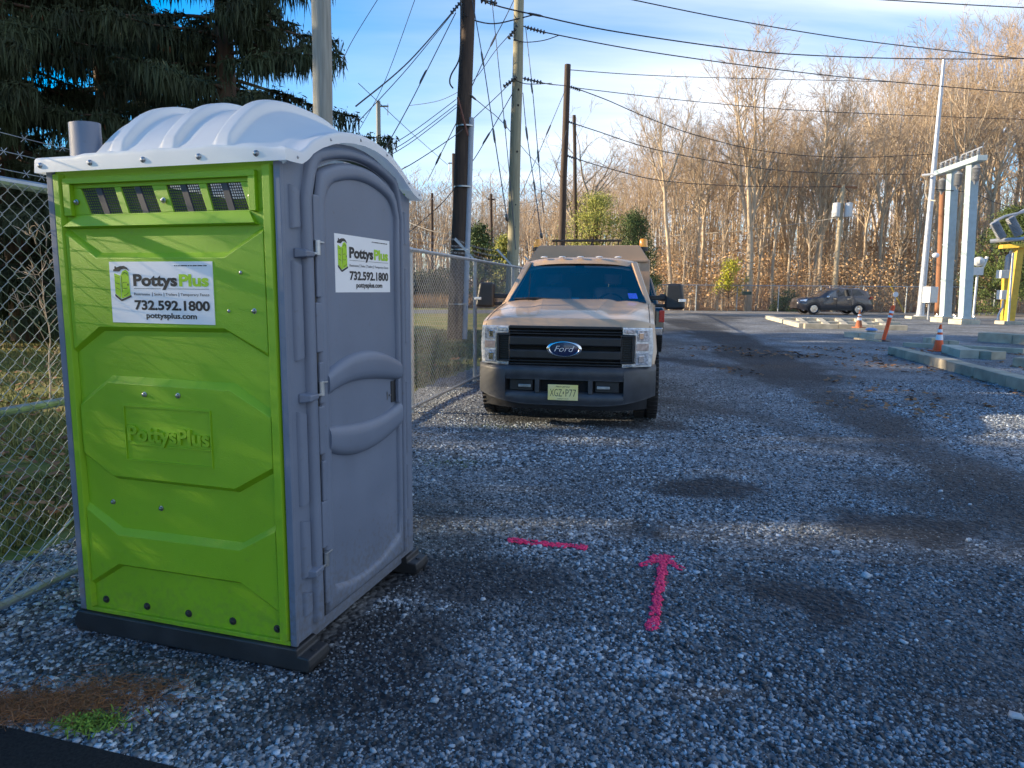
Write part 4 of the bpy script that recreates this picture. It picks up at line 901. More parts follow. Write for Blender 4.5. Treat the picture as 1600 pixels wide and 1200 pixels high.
# mirrors
for s_ in (-1, 1):
    b = MB(); X = lambda a: s_*a
    b.hexa([(X(1.12),1.76,1.275),(X(1.375),1.73,1.28),(X(1.38),1.90,1.285),(X(1.12),1.92,1.28),(X(1.13),1.76,1.605),(X(1.315),1.74,1.615),(X(1.355),1.90,1.60),(X(1.13),1.92,1.605)]); mr = b.build('wing_mirror', trim, TR, bevel=.035, seg=3)
    b = MB(); b.box(*sorted((X(.93), X(1.14))), 1.80, 1.88, 1.395, 1.455); b.box(*sorted((X(.93), X(1.14))), 1.81, 1.87, 1.30, 1.345); b.build('mirror_arm', trim, mr, bevel=.012)
    b = MB(); b.box(*sorted((X(1.29), X(1.384))), 1.722, 1.74, 1.375, 1.412); b.build('mirror_lamp', lampm, mr, bevel=.006)
for s_ in (-1, 1): 
    wheel(TR, s_*.90, 1.02, .405, .28, .24, s_, steel)
    wheel(TR, s_*.86, 5.0, .405, .30, .24, s_, steel)
b = MB(); b.box(-.55, .55, .35, 6.0, .42, .60); b.box(-.75, .75, .95, 1.10, .34, .46); b.box(-.7, .7, .4, 1.45, .55, 1.0); b.build('chassis', darkin, TR)
# service box behind the cab
b = MB(); sec = [(-.96,.75),(-.96,1.98),(-.925,2.0),(-.80,2.20),(-.775,2.215),(.775,2.215),(.80,2.20),(.925,2.0),(.96,1.98),(.96,.75)]
b.prism(sec, lambda x, z: (x, 3.65 + .10*(z > 2.05), z), lambda x, z: (x, 6.05, z)); bxo = b.build('service_box', tanbox, TR, bevel=.015)
b = MB(); b.box(-.92, .92, 3.60, 3.648, 1.955, 1.985); b.build('box_lip', tanbox, bxo, bevel=.005)
for s_ in (-1, 1):
    b = MB(); b.lathe([(.075, 0), (.075, .02), (.066, .03), (.064, .10), (.05, .13), (.0, .135)], 18, (s_*.85, 4.0, 2.20)); bc = b.build('beacon', amber, TR)
    b = MB(); b.lathe([(.08, -.06), (.08, 0)], 14, (s_*.85, 4.0, 2.20)); b.box(*sorted((s_*.80, s_*.88)), 3.95, 4.05, 2.10, 2.142); b.build('beacon_base', trim, bc)
b = MB(); b.tube([(-.68, 4.6, 2.345), (.50, 4.6, 2.345)], .02, 8); b.tube([(.0, 4.6, 2.2), (.0, 4.6, 2.38)], .022, 8); b.box(-.04, .04, 4.56, 4.64, 2.325, 2.365)
for x in (-.60, .44): b.tube([(x, 4.6, 2.2), (x, 4.6, 2.345)], .014, 6)
b.build('ladder_rack', rust, TR)

# ---- black pickup parked behind it
blackpaint = mat('black_paint', (.012, .013, .016), .25, var=.1, coat=1.0)
BP = empty('pickup_truck', (2.58, 16.4, 0), -R(9.8), 'black pickup truck parked nose away behind the tan truck, showing a red tail light', 'pickup truck')
prof = [(0,.55),(.02,1.10),(1.75,1.12),(1.82,1.15),(2.12,1.80),(2.4,1.87),(3.45,1.84),(4.1,1.20),(5.4,1.08),(5.55,.60),(5.4,.45),(.1,.45)]
b = MB(); b.prism([(0,.55),(.02,1.08),(.1,1.12),(5.35,1.12),(5.55,.95),(5.55,.50),(.1,.48)], lambda y, z: (-.98, y, z), lambda y, z: (.98, y, z)); b.build('body', blackpaint, BP, bevel=.06, seg=3)
b = MB(); b.hexa([(-.93,1.78,1.10),(.93,1.78,1.10),(.93,4.15,1.10),(-.93,4.15,1.10),(-.70,2.05,1.86),(.70,2.05,1.86),(.70,3.45,1.86),(-.70,3.45,1.86)]); cb = b.build('cab', blackpaint, BP, bevel=.06, seg=3)
b = MB(); b.hexa([(-.78,1.79,1.24),(.78,1.79,1.24),(.78,1.83,1.24),(-.78,1.83,1.24),(-.64,1.99,1.76),(.64,1.99,1.76),(.64,2.03,1.76),(-.64,2.03,1.76)]); b.build('rear_window', tintg, cb, bevel=.01)
for s_ in (-1, 1):
    b = MB(); b.hexa([(s_*.895,2.05,1.24),(s_*.895,3.85,1.24),(s_*.88,3.85,1.24),(s_*.88,2.05,1.24),(s_*.745,2.2,1.74),(s_*.745,3.4,1.74),(s_*.73,3.4,1.74),(s_*.73,2.2,1.74)]); b.build('side_window', tintg, cb)
    b = MB(); b.box(*sorted((s_*.86, s_*.985)), -.015, .10, .78, 1.06); b.build('tail_light', redl, BP, bevel=.012)
    wheel(BP, s_*.86, 1.15, .39, .26, .23, s_, steel); wheel(BP, s_*.86, 4.6, .39, .26, .23, s_, steel)
    b = MB(); b.box(*sorted((s_*1.0, s_*1.22)), 3.72, 3.84, 1.22, 1.42); b.build('wing_mirror', trim, BP, bevel=.03)
b = MB(); b.box(-.95, .95, -.12, .02, .48, .66); b.build('rear_bumper', chrome, BP, bevel=.02)
b = MB(); b.box(-.80, .80, -.012, .0, .72, 1.05); b.build('tailgate', blackpaint, BP, bevel=.01)

# ---- grey crossover far right, nose to the left (local x along the length)
suvp = mat('suv_grey_brown', (.080, .070, .072), .3, .2, var=.05, coat=1.0)
p0, p1 = foot(1240, 46.6), foot(1355, 46.6)
SV = empty('parked_suv', ((p0.x+p1.x)/2, 46.6, .05), R(-3), 'grey brown crossover SUV facing left on the far lane before the wood', 'suv')
SL = 1.03
TOPX = [-2.40,-2.36,-2.2,-1.9,-1.35,-1.0,-.55,-.25,.3,1.0,1.55,1.95,2.2,2.33,2.38]; TOPZ = [.74,.95,1.02,1.06,1.10,1.14,1.46,1.60,1.68,1.68,1.62,1.50,1.20,1.0,.75]
BEL = lambda x: float(np.interp(x, [-2.4,-1.35,-1.0,2.1,2.4], [.72,1.0,1.05,1.16,.85]))
WID = lambda x: .945 - .28*max(0, (abs(x)-1.75)/.65)**2
def suv_sec(x, d=0.0):
    zt = float(np.interp(x, TOPX, TOPZ)); zb = min(BEL(x), zt-.01); w = WID(x)+d; wt = w*.74 if zt > zb+.1 else w*.86
    lo = .24 + .12*max(0, (abs(x)-1.9)/.5)
    half = [(w*.90, lo), (w*.98, lo+.14), (w, .62), (w*.985, zb), (w*.985-(w*.985-wt)*.88, zb+(zt-zb)*.90), (wt*.86, zt), (0, zt+.012)]
    return [(x*SL, -y, z*SL) for y, z in half] + [(x*SL, y, z*SL) for y, z in half[-2::-1]]
xs = sorted(set(list(np.linspace(-2.4, 2.38, 56)) + [-.55, -.25, 1.55, 1.95])); rows = [suv_sec(x) for x in xs]; k = len(rows[0])
b = MB(); b.add([p for r_ in rows for p in r_], [(i*k+j, i*k+j+1, (i+1)*k+j+1, (i+1)*k+j) for i in range(len(rows)-1) for j in range(k-1)] + [tuple(range(k)), tuple((len(rows)-1)*k+j for j in range(k))]); b.build('body', suvp, SV, smooth=42)
def suv_win(nm, pts, side, mt):
    b = MB(); vs = []
    for x, f in pts:
        for d in (.006, -.004):
            s_ = suv_sec(x, d); A, B_ = Vector(s_[3]), Vector(s_[4]); p = A+(B_-A)*f; vs.append((p.x, p.y*(-side), p.z))
    n = len(pts); b.add(vs, [tuple(range(0, 2*n, 2)), tuple(range(1, 2*n, 2))] + [(2*i, 2*((i+1) % n), 2*((i+1) % n)+1, 2*i+1) for i in range(n)]); b.build(nm, mt, SV, smooth=0)
for sd in (-1, 1):
    suv_win('side_window', [(-.72,.12),(-.05,.10),(-.05,.90),(-.30,.86)], sd, wind)
    suv_win('side_window', [(.02,.10),(.88,.10),(.86,.92),(.02,.90)], sd, tintg)
    suv_win('rear_quarter_window', [(.95,.12),(1.72,.25),(1.35,.90),(.95,.92)], sd, tintg)
    for xw in (-1.42, 1.36):
        b = MB(); b.lathe([(.235,-.11),(.335,-.11),(.36,-.08),(.36,.08),(.335,.11),(.235,.11)], 28, (xw*SL, sd*.86, .36), 'Y', closed=True); wh = b.build('wheel', tyre, SV)
        b = MB(); b.lathe([(.245, sd*.105),(.235, sd*.112),(.22, sd*.10),(.05, sd*.09),(.05, sd*.115),(0, sd*.118)], 24, (xw*SL, sd*.86, .36), 'Y')
        for q_ in range(5):
            a = 2*math.pi*q_/5; c = Vector((xw*SL, sd*.86, .36)); d1 = Vector((math.cos(a), 0, math.sin(a))); d2 = Vector((-math.sin(a), 0, math.cos(a))); o_ = Vector((0, sd*.112, 0))
            b.hexa([c+o_+d1*.04-d2*.03-Vector((0,sd*.03,0)), c+o_+d1*.23-d2*.045-Vector((0,sd*.03,0)), c+o_+d1*.23+d2*.045-Vector((0,sd*.03,0)), c+o_+d1*.04+d2*.03-Vector((0,sd*.03,0)), c+o_+d1*.04-d2*.03, c+o_+d1*.23-d2*.045, c+o_+d1*.23+d2*.045, c+o_+d1*.04+d2*.03])
        b.build('rim', chrome, wh)
        b = MB(); b.lathe([(.40,-.02),(.43,-.02),(.43,.02),(.40,.02)], 28, (xw*SL, sd*.945, .37), 'Y', closed=True); b.build('wheel_arch', trim, SV)
    b = MB(); b.ball((-.62, sd*1.02, 1.13), (.10, .09, .075), 12, 8); b.build('wing_mirror', chrome, SV)
    b = MB(); b.hexa([(-2.30,sd*.70,.80),(-1.98,sd*.90,.84),(-1.98,sd*.94,.84),(-2.33,sd*.72,.80),(-2.26,sd*.70,.92),(-1.90,sd*.90,1.0),(-1.90,sd*.93,1.0),(-2.29,sd*.72,.92)]); b.build('headlight', lampm, SV)
    b = MB(); b.hexa([(2.05,sd*.86,1.00),(2.42,sd*.62,1.00),(2.44,sd*.66,1.00),(2.05,sd*.95,1.00),(2.10,sd*.84,1.17),(2.36,sd*.62,1.17),(2.38,sd*.66,1.17),(2.10,sd*.92,1.17)]); b.build('tail_light', redl, SV)
    b = MB(); b.box(-1.0, 1.0, *sorted((sd*.935, sd*.955)), .27, .40); b.build('sill', trim, SV)
    for x in (.62, -.28): 
        b = MB(); b.box(x, x+.22, *sorted((sd*.94, sd*.985)), 1.0, 1.035); b.build('door_handle', chrome, SV)
    for x in (-.02, .92):
        b = MB(); b.tube([(x*SL, sd*.952, .42), (x*SL, sd*.957, .75), (x*SL, sd*.947, 1.10)], .006, 4); b.build('door_seam', darkin, SV)
b = MB(); b.hexa([(-1.02,-.70,1.12),(-1.02,.70,1.12),(-1.0,.70,1.10),(-1.0,-.70,1.10),(-.55,-.62,1.53),(-.55,.62,1.53),(-.53,.62,1.50),(-.53,-.62,1.50)]); b.build('windscreen', tintg, SV)
b = MB(); b.tube([(-.2*SL, -.60, 1.74), (1.5*SL, -.58, 1.70)], .02, 6); b.tube([(-.2*SL, .60, 1.74), (1.5*SL, .58, 1.70)], .02, 6); b.build('roof_rail', chrome, SV)

# ------------------------------------------------------------------ poles
pole_green = mat('treated_wood', (.30, .285, .20), .85, var=.22, vscale=3, bump=.5, bscale=12, stretch=(8, 8, .5))
pole_dark = mat('creosote_wood', (.085, .058, .042), .85, base2=(.035, .024, .02), vscale=3, bump=.6, bscale=14, stretch=(8, 8, .5))
pole_grey = mat('weathered_wood', (.26, .27, .25), .85, var=.25, vscale=3, bump=.5, bscale=14, stretch=(8, 8, .5))
pole_tan = mat('pale_wood', (.42, .35, .24), .8, var=.2, vscale=3, bump=.3, bscale=14, stretch=(8, 8, .5))
pole_brown = mat('brown_wood', (.24, .11, .055), .8, var=.2, vscale=3, bump=.3, bscale=14, stretch=(8, 8, .5))
pvc = mat('grey_conduit', (.34, .38, .46), .5, var=.08)
cable = mat('black_cable', (.018, .018, .02), .6, var=.2)
guyw = mat('guy_wire', (.10, .105, .11), .5, .5, var=.2)
palew = mat('pale_cable', (.45, .42, .36), .6, var=.1)
insul = mat('insulator_grey', (.22, .235, .26), .35, var=.15, coat=.4)
insd = mat('insulator_dark', (.05, .045, .045), .4, var=.2, coat=.5)
def pole(u0, v0, u1, v1, Y, r0, r1, mt, label, z0=None, group=None, name='utility_pole'):
    base = foot(u0, Y) if z0 is None else None; top = at(u1, v1, Y)
    root = empty(name, base, 0, label, 'utility pole', group)
    b = MB(); n = 7; rel = top-base
    pts = [rel*(i/n) + Vector((.012*math.sin(i*2.1+Y), 0, 0))*(0 < i < n) for i in range(n+1)]; pts[0] = pts[0]-Vector((0, 0, .1))
    b.tube(pts, [r0+(r1-r0)*i/n for i in range(n+1)], 16); b.build('shaft', mt, root, smooth=60)
    return root, base, rel
PN, bN, rN = pole(515, 0, 493, -340, 10.9, .155, .135, pole_grey, 'grey weathered wooden utility pole rising right behind the green cabin')
PD, bD, rD = pole(712, 0, 734, -60, 20.9, .265, .185, pole_dark, 'thick dark brown utility pole with a pale conduit strapped to its right side')
def along(rel, t): return rel*t
b = MB(); off = Vector((.27, -.10, 0)); hD = rD.z
b.tube([along(rD, s_)+off*(1-.3*s_)+Vector((0, 0, .02)) for s_ in (0, .15, .3, .45, .60)], .085, 12); cd = b.build('conduit', pvc, PD)
for s_ in (.1, .25, .42, .58):
    c = along(rD, s_); b = MB(); b.lathe([(.30-.07*s_, -.02), (.30-.07*s_, .02)], 18, (c.x+.05, c.y-.03, c.z)); b.build('strap', steel, PD)
def rel_at(base, u, v, Y): return at(u, v, Y)-base
b = MB(); q0, q1 = rel_at(bD, 715, 152, 20.5), rel_at(bD, 731, 212, 20.5); b.tube([q0, q1], .035, 6); b.build('brace_arm', mat('rusty_brace', (.16, .06, .04), .7, var=.2), PD)
PG, bG, rG = pole(798, 0, 813, -70, 22.5, .20, .145, pole_green, 'tall greenish treated utility pole with insulator strings behind the tan truck')
for s_ in (.3, .36, .5, .62, .66): 
    c = along(rG, s_); b = MB(); b.ball((c.x+.05, c.y-.15, c.z), (.03, .03, .04), 8, 6); b.build('pole_bolt', darkin, PG)
PB, bB, rB = pole(873, 0, 887, 101, 34, .19, .145, pole_dark, 'slender dark brown utility pole with a flat top left of the wood')
P5, b5, r5 = pole(893, 0, 888.5, 180, 46, .15, .11, pole_dark, 'short dark pole mostly hidden behind the slender brown pole')
P5.location.x += .35
PFa, bA_, rA_ = pole(593, 0, 591, 158, 40, .15, .12, pole_grey, 'far grey pole with a single bracket seen above the cabin roof')
b = MB(); b.tube([rel_at(bA_, 591, 166, 40), rel_at(bA_, 607, 166, 40)], .05, 6); b.tube([rel_at(bA_, 606, 162, 40), rel_at(bA_, 606, 180, 40)], .03, 6); b.build('bracket', steel, PFa)
PFb, bb_, rb_ = pole(675, 0, 675, 302, 80, .20, .15, pole_dark, 'thin distant dark pole left of the thick pole'); PFc, bc_, rc_ = pole(769, 0, 767, 303, 80, .2, .15, pole_dark, 'thin distant dark pole with a short crossarm right of the thick pole')
b = MB(); b.tube([rel_at(bc_, 762, 311, 80), rel_at(bc_, 773, 312, 80)], .09, 6); b.build('crossarm', pole_dark, PFc)
PFd, bd_, rd_ = pole(711, 0, 709, 240, 55, .17, .14, pole_dark, 'distant dark pole peeping out left of the thick pole with a small bracket')
b = MB(); b.tube([rel_at(bd_, 700, 255, 55), rel_at(bd_, 711, 255, 55)], .05, 6); b.tube([rel_at(bd_, 702, 253, 55), rel_at(bd_, 702, 268, 55)], .04, 6); b.build('bracket', steel, PFd)
# transformer pole
PT, bT, rT = pole(1301, 0, 1317, 290, 54, .20, .15, pole_tan, 'pale wooden pole carrying two white transformer cans before the wood')
b = MB(); q0, q1 = rel_at(bT, 1302, 291, 54), rel_at(bT, 1339, 293, 54); b.hexa([q0+Vector(p) for p in ((0,-.07,-.07),(0,.07,-.07),(0,.07,.07),(0,-.07,.07))] + [q1+Vector(p) for p in ((0,-.07,-.07),(0,.07,-.07),(0,.07,.07),(0,-.07,.07))]); b.build('crossarm', pole_brown, PT)
canm = mat('transformer_white', (.62, .64, .66), .4, var=.08)
for u in (1306, 1325):
    q0, q1 = rel_at(bT, u, 339, 53.7), rel_at(bT, u, 318, 53.7); r_ = .28; h = q1.z-q0.z
    b = MB(); b.lathe([(r_*.93, 0), (r_, .04), (r_, h-.06), (r_*1.06, h-.05), (r_*1.06, h), (r_*.7, h+.06), (.0, h+.07)], 18, (q0.x, q0.y, q0.z)); cn_ = b.build('transformer_can', canm, PT)
    b = MB(); b.lathe([(.05, h+.05), (.05, h+.12), (.08, h+.14), (.05, h+.16), (.08, h+.20), (.04, h+.30), (0, h+.31)], 10, (q0.x-.1, q0.y, q0.z)); b.build('bushing', insd, cn_)
    b = MB(); b.tube([(q0.x-.1, q0.y, q0.z+h+.3), (q0.x-.05, q0.y, q0.z+h+.9), rel_at(bT, (1305+u)/2+6, 293, 54)], .025, 5); b.build('lead_wire', cable, PT)

# ------------------------------------------------------------------ wires (each one a thing); points are (u, v, depth)
def wire(pts, r, mt, label, group=None, cat='cable', name='overhead_cable', beads=None, strings=None, sub=10):
    P = [at(*p) for p in pts]; out = []
    for i in range(len(P)-1):           # catmull-rom through the points
        p0, p1, p2, p3 = P[max(i-1, 0)], P[i], P[i+1], P[min(i+2, len(P)-1)]
        for k in range(sub):
            t = k/sub; out.append(.5*((2*p1)+(p2-p0)*t+(2*p0-5*p1+4*p2-p3)*t*t+(3*p1-p0-3*p2+p3)*t**3))
    out.append(P[-1])
    root = out[0].copy(); b = MB(); b.tube([p-root for p in out], r, 5, False)
    o = b.build(name, mt, smooth=60); o.location = root; tag(o, label, cat, group)
    for (u, v, Y, du, dv, ln, rad) in (beads or []):   # insulators threaded on the wire
        c = at(u, v, Y)-root; d = (at(u+du, v+dv, Y)-at(u, v, Y)).normalized(); b = MB(); n = max(2, int(ln/.09)) if rad > .07 else 1
        if n > 1:
            rr_, pp = [], []
            for k in range(n*4+1): pp.append(c+d*(ln*(k/(n*4)-.5))); rr_.append(rad if k % 4 in (1, 2) else rad*.32)
            b.tube(pp, [q_*.75 for q_ in rr_], 10)
        else: b.tube([c-d*ln/2, c-d*ln*.3, c+d*ln*.3, c+d*ln/2], [rad*.3, rad*.62, rad*.62, rad*.3], 8)
        b.build('insulator', insd, o, smooth=40)
    return o
CB = .030
wire([(760,4,21.5),(787,12,22),(835,23,22.6),(965,50,24),(1170,79,27),(1300,88,28.5),(1450,92,30),(1640,90,32),(1900,76,36)], .022, cable, 'thick black overhead cable passing just in front of the greenish pole to the right edge', beads=[(836,23,22.6,10,2,.5,.06)])
wire([(980,-2,24),(1150,32,26),(1350,64,28),(1600,92,31),(1800,112,34)], .019, cable, 'black overhead cable sagging from the top centre down to the right edge')
wire([(1340,-4,24),(1400,1,25),(1600,12,27),(1800,20,29)], .019, cable, 'black overhead cable crossing the top right corner of the sky')
wire([(818,41,22.5),(858,52,23),(1020,82,25),(1250,113,28),(1450,133,31),(1640,148,34),(1900,162,38)], .019, cable, 'black overhead cable held by the upper insulator string on the greenish pole', beads=[(838,47,22.8,32,9,.62,.085)])
wire([(816,122,22.5),(855,131,26),(883,134,34),(905,138,34),(1100,160,37),(1300,175,40),(1640,188,46),(1900,196,52)], .019, cable, 'black overhead cable held by the lower insulator string and passing the slender pole', beads=[(833,126,22.8,30,7,.60,.085),(898,138,34,20,7,.6,.11)])
wire([(888,109,34),(1000,117,38),(1140,122,44),(1400,128,52)], .020, cable, 'thin cable leaving the top of the slender brown pole')
wire([(905,140,34),(950,157,36),(1010,183,39),(1090,212,43),(1200,237,47),(1330,246,50),(1470,240,56)], .024, cable, 'cable curving down from the slender pole into the bare wood')
wire([(888,190,34),(930,204,36),(1030,235,40),(1180,262,45),(1300,271,49),(1442,272,52)], .024, cable, 'cable from the middle of the slender pole to the white steel frame', beads=[(893,192,34,16,6,.5,.09)])
wire([(886,243,34),(950,263,37),(1040,283,42),(1170,291,47),(1306,292,53.8)], .024, cable, 'lowest dark cable running from the slender pole to the transformer pole', beads=[(891,245,34,16,6,.5,.09)])
wire([(860,372,70),(940,374,66),(1025,370,62),(1150,361,58),(1250,349,55),(1312,340,53.8)], .030, palew, 'pale sagging cable crossing the wood to the transformer pole')
wire([(1462,296,35),(1520,302,38),(1560,318,42),(1640,345,48)], .022, cable, 'thin cable dipping from the white steel frame towards the yellow stand')
# left side fans
wire([(556,166,15),(640,95,18),(717,7,20.8)], .017, cable, 'thick cable rising from the left to the top of the dark pole', beads=[(714,10,20.8,6,-7,.5,.08)])
wire([(560,190,15),(640,103,18),(722,2,20.8)], .010, cable, 'slim cable rising just below the thick one to the dark pole')
wire([(597,240,19),(640,163,19.8),(712,20,20.8)], .014, guyw, 'guy wire with a dark insulator running steeply down left of the dark pole', beads=[(661,120,20.2,7,-14,.42,.05)])
wire([(720,3,20.6),(720,45,20.4),(718,90,20.4),(705,117,20.4),(703,130,20.4),(708,138,20.4)], .022, cable, 'loose black jumper cable hanging against the dark pole')
for k, (v0, v1) in enumerate(((209,155),(218,163),(224,168))):
    wire([(575, v0+36, 15), (640, v0, 18), (713, v1, 20.7)], .010, cable, ('uppermost', 'middle', 'lowest')[k]+' of three parallel cables fanning left from the bracket on the dark pole', 'parallel cables left of the dark pole')
wire([(640,222,40),(668,283,30),(690,238,25),(716,186,20.8)][1:], .014, guyw, 'guy wire with an insulator sloping down left from the dark pole bracket', beads=[(685,248,26,8,-17,.5,.06)])
wire([(600,274,16),(640,258,17),(713,210,20),(740,185,21),(780,147,22),(803,124,22.4)], .012, cable, 'cable passing behind the dark pole up to the lower insulator of the greenish pole', beads=[(797,128,22.3,8,-6,.5,.09)])
wire([(640,165,30),(690,156,28),(737,128,25),(775,78,23),(806,44,22.4)], .011, cable, 'cable rising from the dark pole to the upper insulator of the greenish pole', beads=[(802,50,22.4,6,-8,.5,.09)])
wire([(600,395,24),(690,318,23.5),(735,257,23),(760,217,22.8),(803,142,22.4)], .014, guyw, 'guy wire with an insulator sloping down left from the greenish pole', beads=[(760,216,22.8,8,-13,.45,.05)])
wire([(738,0,20.7),(755,97,19),(772,210,17.5),(792,340,16.2)], .013, guyw, 'near vertical guy wire with three insulators between the two thick poles', beads=[(754,92,19,4,24,.40,.045),(772,212,17.5,3,22,.36,.045),(792,340,16.2,2,12,.18,.06)])
wire([(769,4,22),(787,180,20.5),(797,283,19.5),(806,390,18.5)], .012, guyw, 'fine vertical guy wire with a clamp left of the greenish pole', beads=[(789,194,20.4,2,14,.26,.07)])
wire([(821,40,22.4),(832,140,21),(841,243,19.5),(849,333,18.5)], .012, guyw, 'fine guy wire with two insulators falling from the upper string right of the greenish pole', beads=[(831,138,21,2,14,.3,.045),(841,244,19.5,1,14,.36,.05)])
wire([(817,145,22.4),(823,207,21),(835,290,19.5),(846,372,18)], .013, guyw, 'steep guy wire with two insulators ending above the left amber beacon', beads=[(823,208,21,2,16,.4,.05),(835,290,19.5,2,14,.3,.045),(846,368,18,1,8,.14,.06)])
wire([(886,134,34),(857,203,31),(835,255,29),(813,307,27)], .014, guyw, 'guy wire sloping down left from the slender brown pole', beads=[(857,203,31,-7,16,.5,.055)])
wire([(886,200,34),(866,270,31),(845,310,29),(826,352,27)], .012, guyw, 'lower guy wire sloping down left of the slender brown pole')
wire([(735,149,20.8),(755,165,22),(787,193,25),(820,235,29),(845,262,33),(868,288,38)], .012, cable, 'thin cable falling to the right from the dark pole behind the greenish one', beads=[(738,151,20.8,8,7,.3,.05)])
wire([(735,140,20.8),(765,75,21.5),(787,33,22.2),(806,-6,23)], .014, guyw, 'guy wire crossing steeply upward right of the dark pole', beads=[(771,63,21.8,7,-14,.42,.05)])
wire([(724,22,20.6),(745,33,21),(773,37,21.6),(807,30,22.3),(838,22,22.6)], .020, cable, 'slack jumper cable looping between the two thick poles')
wire([(803,62,22.2),(822,66,22.4),(850,63,22.7),(874,55,23)], .014, cable, 'small jumper loop under the upper insulator string')
wire([(806,126,22.2),(822,131,22.4),(845,131,24),(862,130,26)], .014, cable, 'small jumper loop under the lower insulator string')
wire([(748,-4,20.6),(760,1,20.8),(776,4,21)], .020, cable, 'short cable with round insulators at the top between the poles', beads=[(757,1,20.7,8,2,.22,.12),(771,4,20.9,8,2,.22,.12)])
wire([(600,330,70),(700,365,66),(767,325,72)], .03, palew, 'pale slack cable low in the far trees left of the thick pole')
wire([(773,322,80),(830,316,84),(900,300,90)], .035, palew, 'pale distant cable running right from the thin crossarm pole')
wire([(773,337,80),(830,330,84),(870,322,90)], .035, palew, 'second pale distant cable just below the crossarm pole one')
wire([(640,335,70),(690,300,72),(712,285,74)], .03, palew, 'pale cable crossing the far trees just left of the thick pole')
wire([(526,120,14),(548,68,14.5),(592,-4,15)], .007, cable, 'thin cable crossing the blue sky right beside the grey pole')
wire([(560,205,26),(600,130,24),(648,0,22)], .010, cable, 'thin cable falling steeply through the blue sky left of the dark pole')
wire([(560,130,20),(640,205,26),(700,258,34)], .010, cable, 'thin cable falling to the right towards the base of the cloud bank')

# ------------------------------------------------------------------ right side of the yard
conc = mat('concrete', (.44, .41, .33), .85, var=.22, vscale=2.5, bump=.35, bscale=30)
concd = mat('weathered_concrete', (.36, .325, .25), .88, var=.3, vscale=2.5, bump=.4, bscale=30)
frameblue = mat('pale_blue_steel', (.34, .43, .47), .45, var=.10, vscale=4)
yel = mat('yellow_steel', (.55, .37, .045), .5, var=.15, vscale=5)
galvp = mat('pole_galvanised', (.40, .44, .50), .45, .5, var=.1)
cab_ = mat('cabinet_grey', (.58, .60, .60), .45, var=.08)
orange = mat('safety_orange', (.85, .095, .012), .5, var=.06)
orangef = mat('faded_orange', (.42, .13, .05), .7, var=.2)
reflw = mat('reflective_white', (.78, .80, .84), .35, var=.06)
def beam(name, p0, p1, w, h, mt, label, cat='curb', group=None, z=0.0):
    p0, p1 = Vector((p0[0], p0[1], 0)), Vector((p1[0], p1[1], 0)); d = (p1-p0).normalized(); n = Vector((-d.y, d.x, 0)); c = (p0+p1)/2; L = (p1-p0).length
    b = MB(); k = max(2, int(L/1.2)); rr = random.Random(int(L*100)+int(c.x*10))
    for s_ in range(k):
        j0, j1 = rr.uniform(-.012, .012), rr.uniform(-.012, .012); a0, a1 = -L/2+L*s_/k+.004, -L/2+L*(s_+1)/k-.004
        b.hexa([d*a0-n*w/2, d*a1-n*w/2, d*a1+n*w/2, d*a0+n*w/2] and [(d*a0-n*w/2+Vector((0,0,-.05)))[:], (d*a1-n*w/2+Vector((0,0,-.05)))[:], (d*a1+n*w/2+Vector((0,0,-.05)))[:], (d*a0+n*w/2+Vector((0,0,-.05)))[:],
                (d*a0-n*w/2+Vector((0,0,h+j0)))[:], (d*a1-n*w/2+Vector((0,0,h+j1)))[:], (d*a1+n*w/2+Vector((0,0,h+j1)))[:], (d*a0+n*w/2+Vector((0,0,h+j0)))[:]])
    o = b.build(name, mt, bevel=.015); o.scale = (1, 1, .82); o.location = (c.x, c.y, z); return tag(o, label, cat, group)
def g2(u, v): p = gnd(u, v); return (p.x, p.y)
beam('concrete_curb', g2(1397,553), g2(1650,622), .30, .23, concd, 'long low concrete curb running along the right edge of the gravel', 'curb')
beam('concrete_curb', g2(1412,541), g2(1600,552), .25, .14, concd, 'dark concrete strip just behind the long curb', 'curb')
beam('concrete_block', g2(1484,551), g2(1514,560), .40, .24, conc, 'pale concrete block left of the dark block behind the long curb', 'concrete block')
beam('concrete_block', g2(1513,557), g2(1560,562), .45, .22, concd, 'short dark fronted concrete block inside the long curb', 'concrete block')
beam('concrete_block', g2(1536,533), g2(1650,541), .6, .34, concd, 'large grey concrete block at the right edge behind the curbs', 'concrete block')
beam('concrete_block', g2(1586,572), g2(1650,577), .4, .22, concd, 'small concrete block cut by the right edge near the long curb', 'concrete block')
beam('concrete_block', g2(1446,539), g2(1460,540), .35, .28, conc, 'cream concrete block beside the striped traffic cone', 'concrete block')
beam('concrete_block', g2(1462,540), g2(1496,541), .35, .20, concd, 'dark concrete block right of the striped traffic cone', 'concrete block')
beam('concrete_block', g2(1326,526), g2(1374,530), .45, .22, conc, 'low concrete base under the faded traffic cone', 'concrete block')
beam('timber_plank', g2(1336,530), g2(1376,534), .12, .06, pole_tan, 'pale timber plank lying on the gravel in front of the faded cone', 'plank')
beam('concrete_curb', g2(1256,513), g2(1416,516), .35, .24, concd, 'long dark fronted concrete curb left of the orange post', 'curb')
beam('concrete_curb', g2(1200,498), g2(1254,512), .32, .22, conc, 'pale concrete curb slanting back from the dark curb corner', 'curb')
lat = [((1216,500),(1392,503)),((1240,506),(1400,509)),((1228,503),(1300,504))]
beam('concrete_curb', g2(1218,500), g2(1395,502), .30, .17, conc, 'rearmost concrete beam of the sunken foundation grid', 'curb', 'foundation grid beams')
beam('concrete_curb', g2(1240,506), g2(1405,508), .30, .17, conc, 'middle concrete beam of the sunken foundation grid', 'curb', 'foundation grid beams')
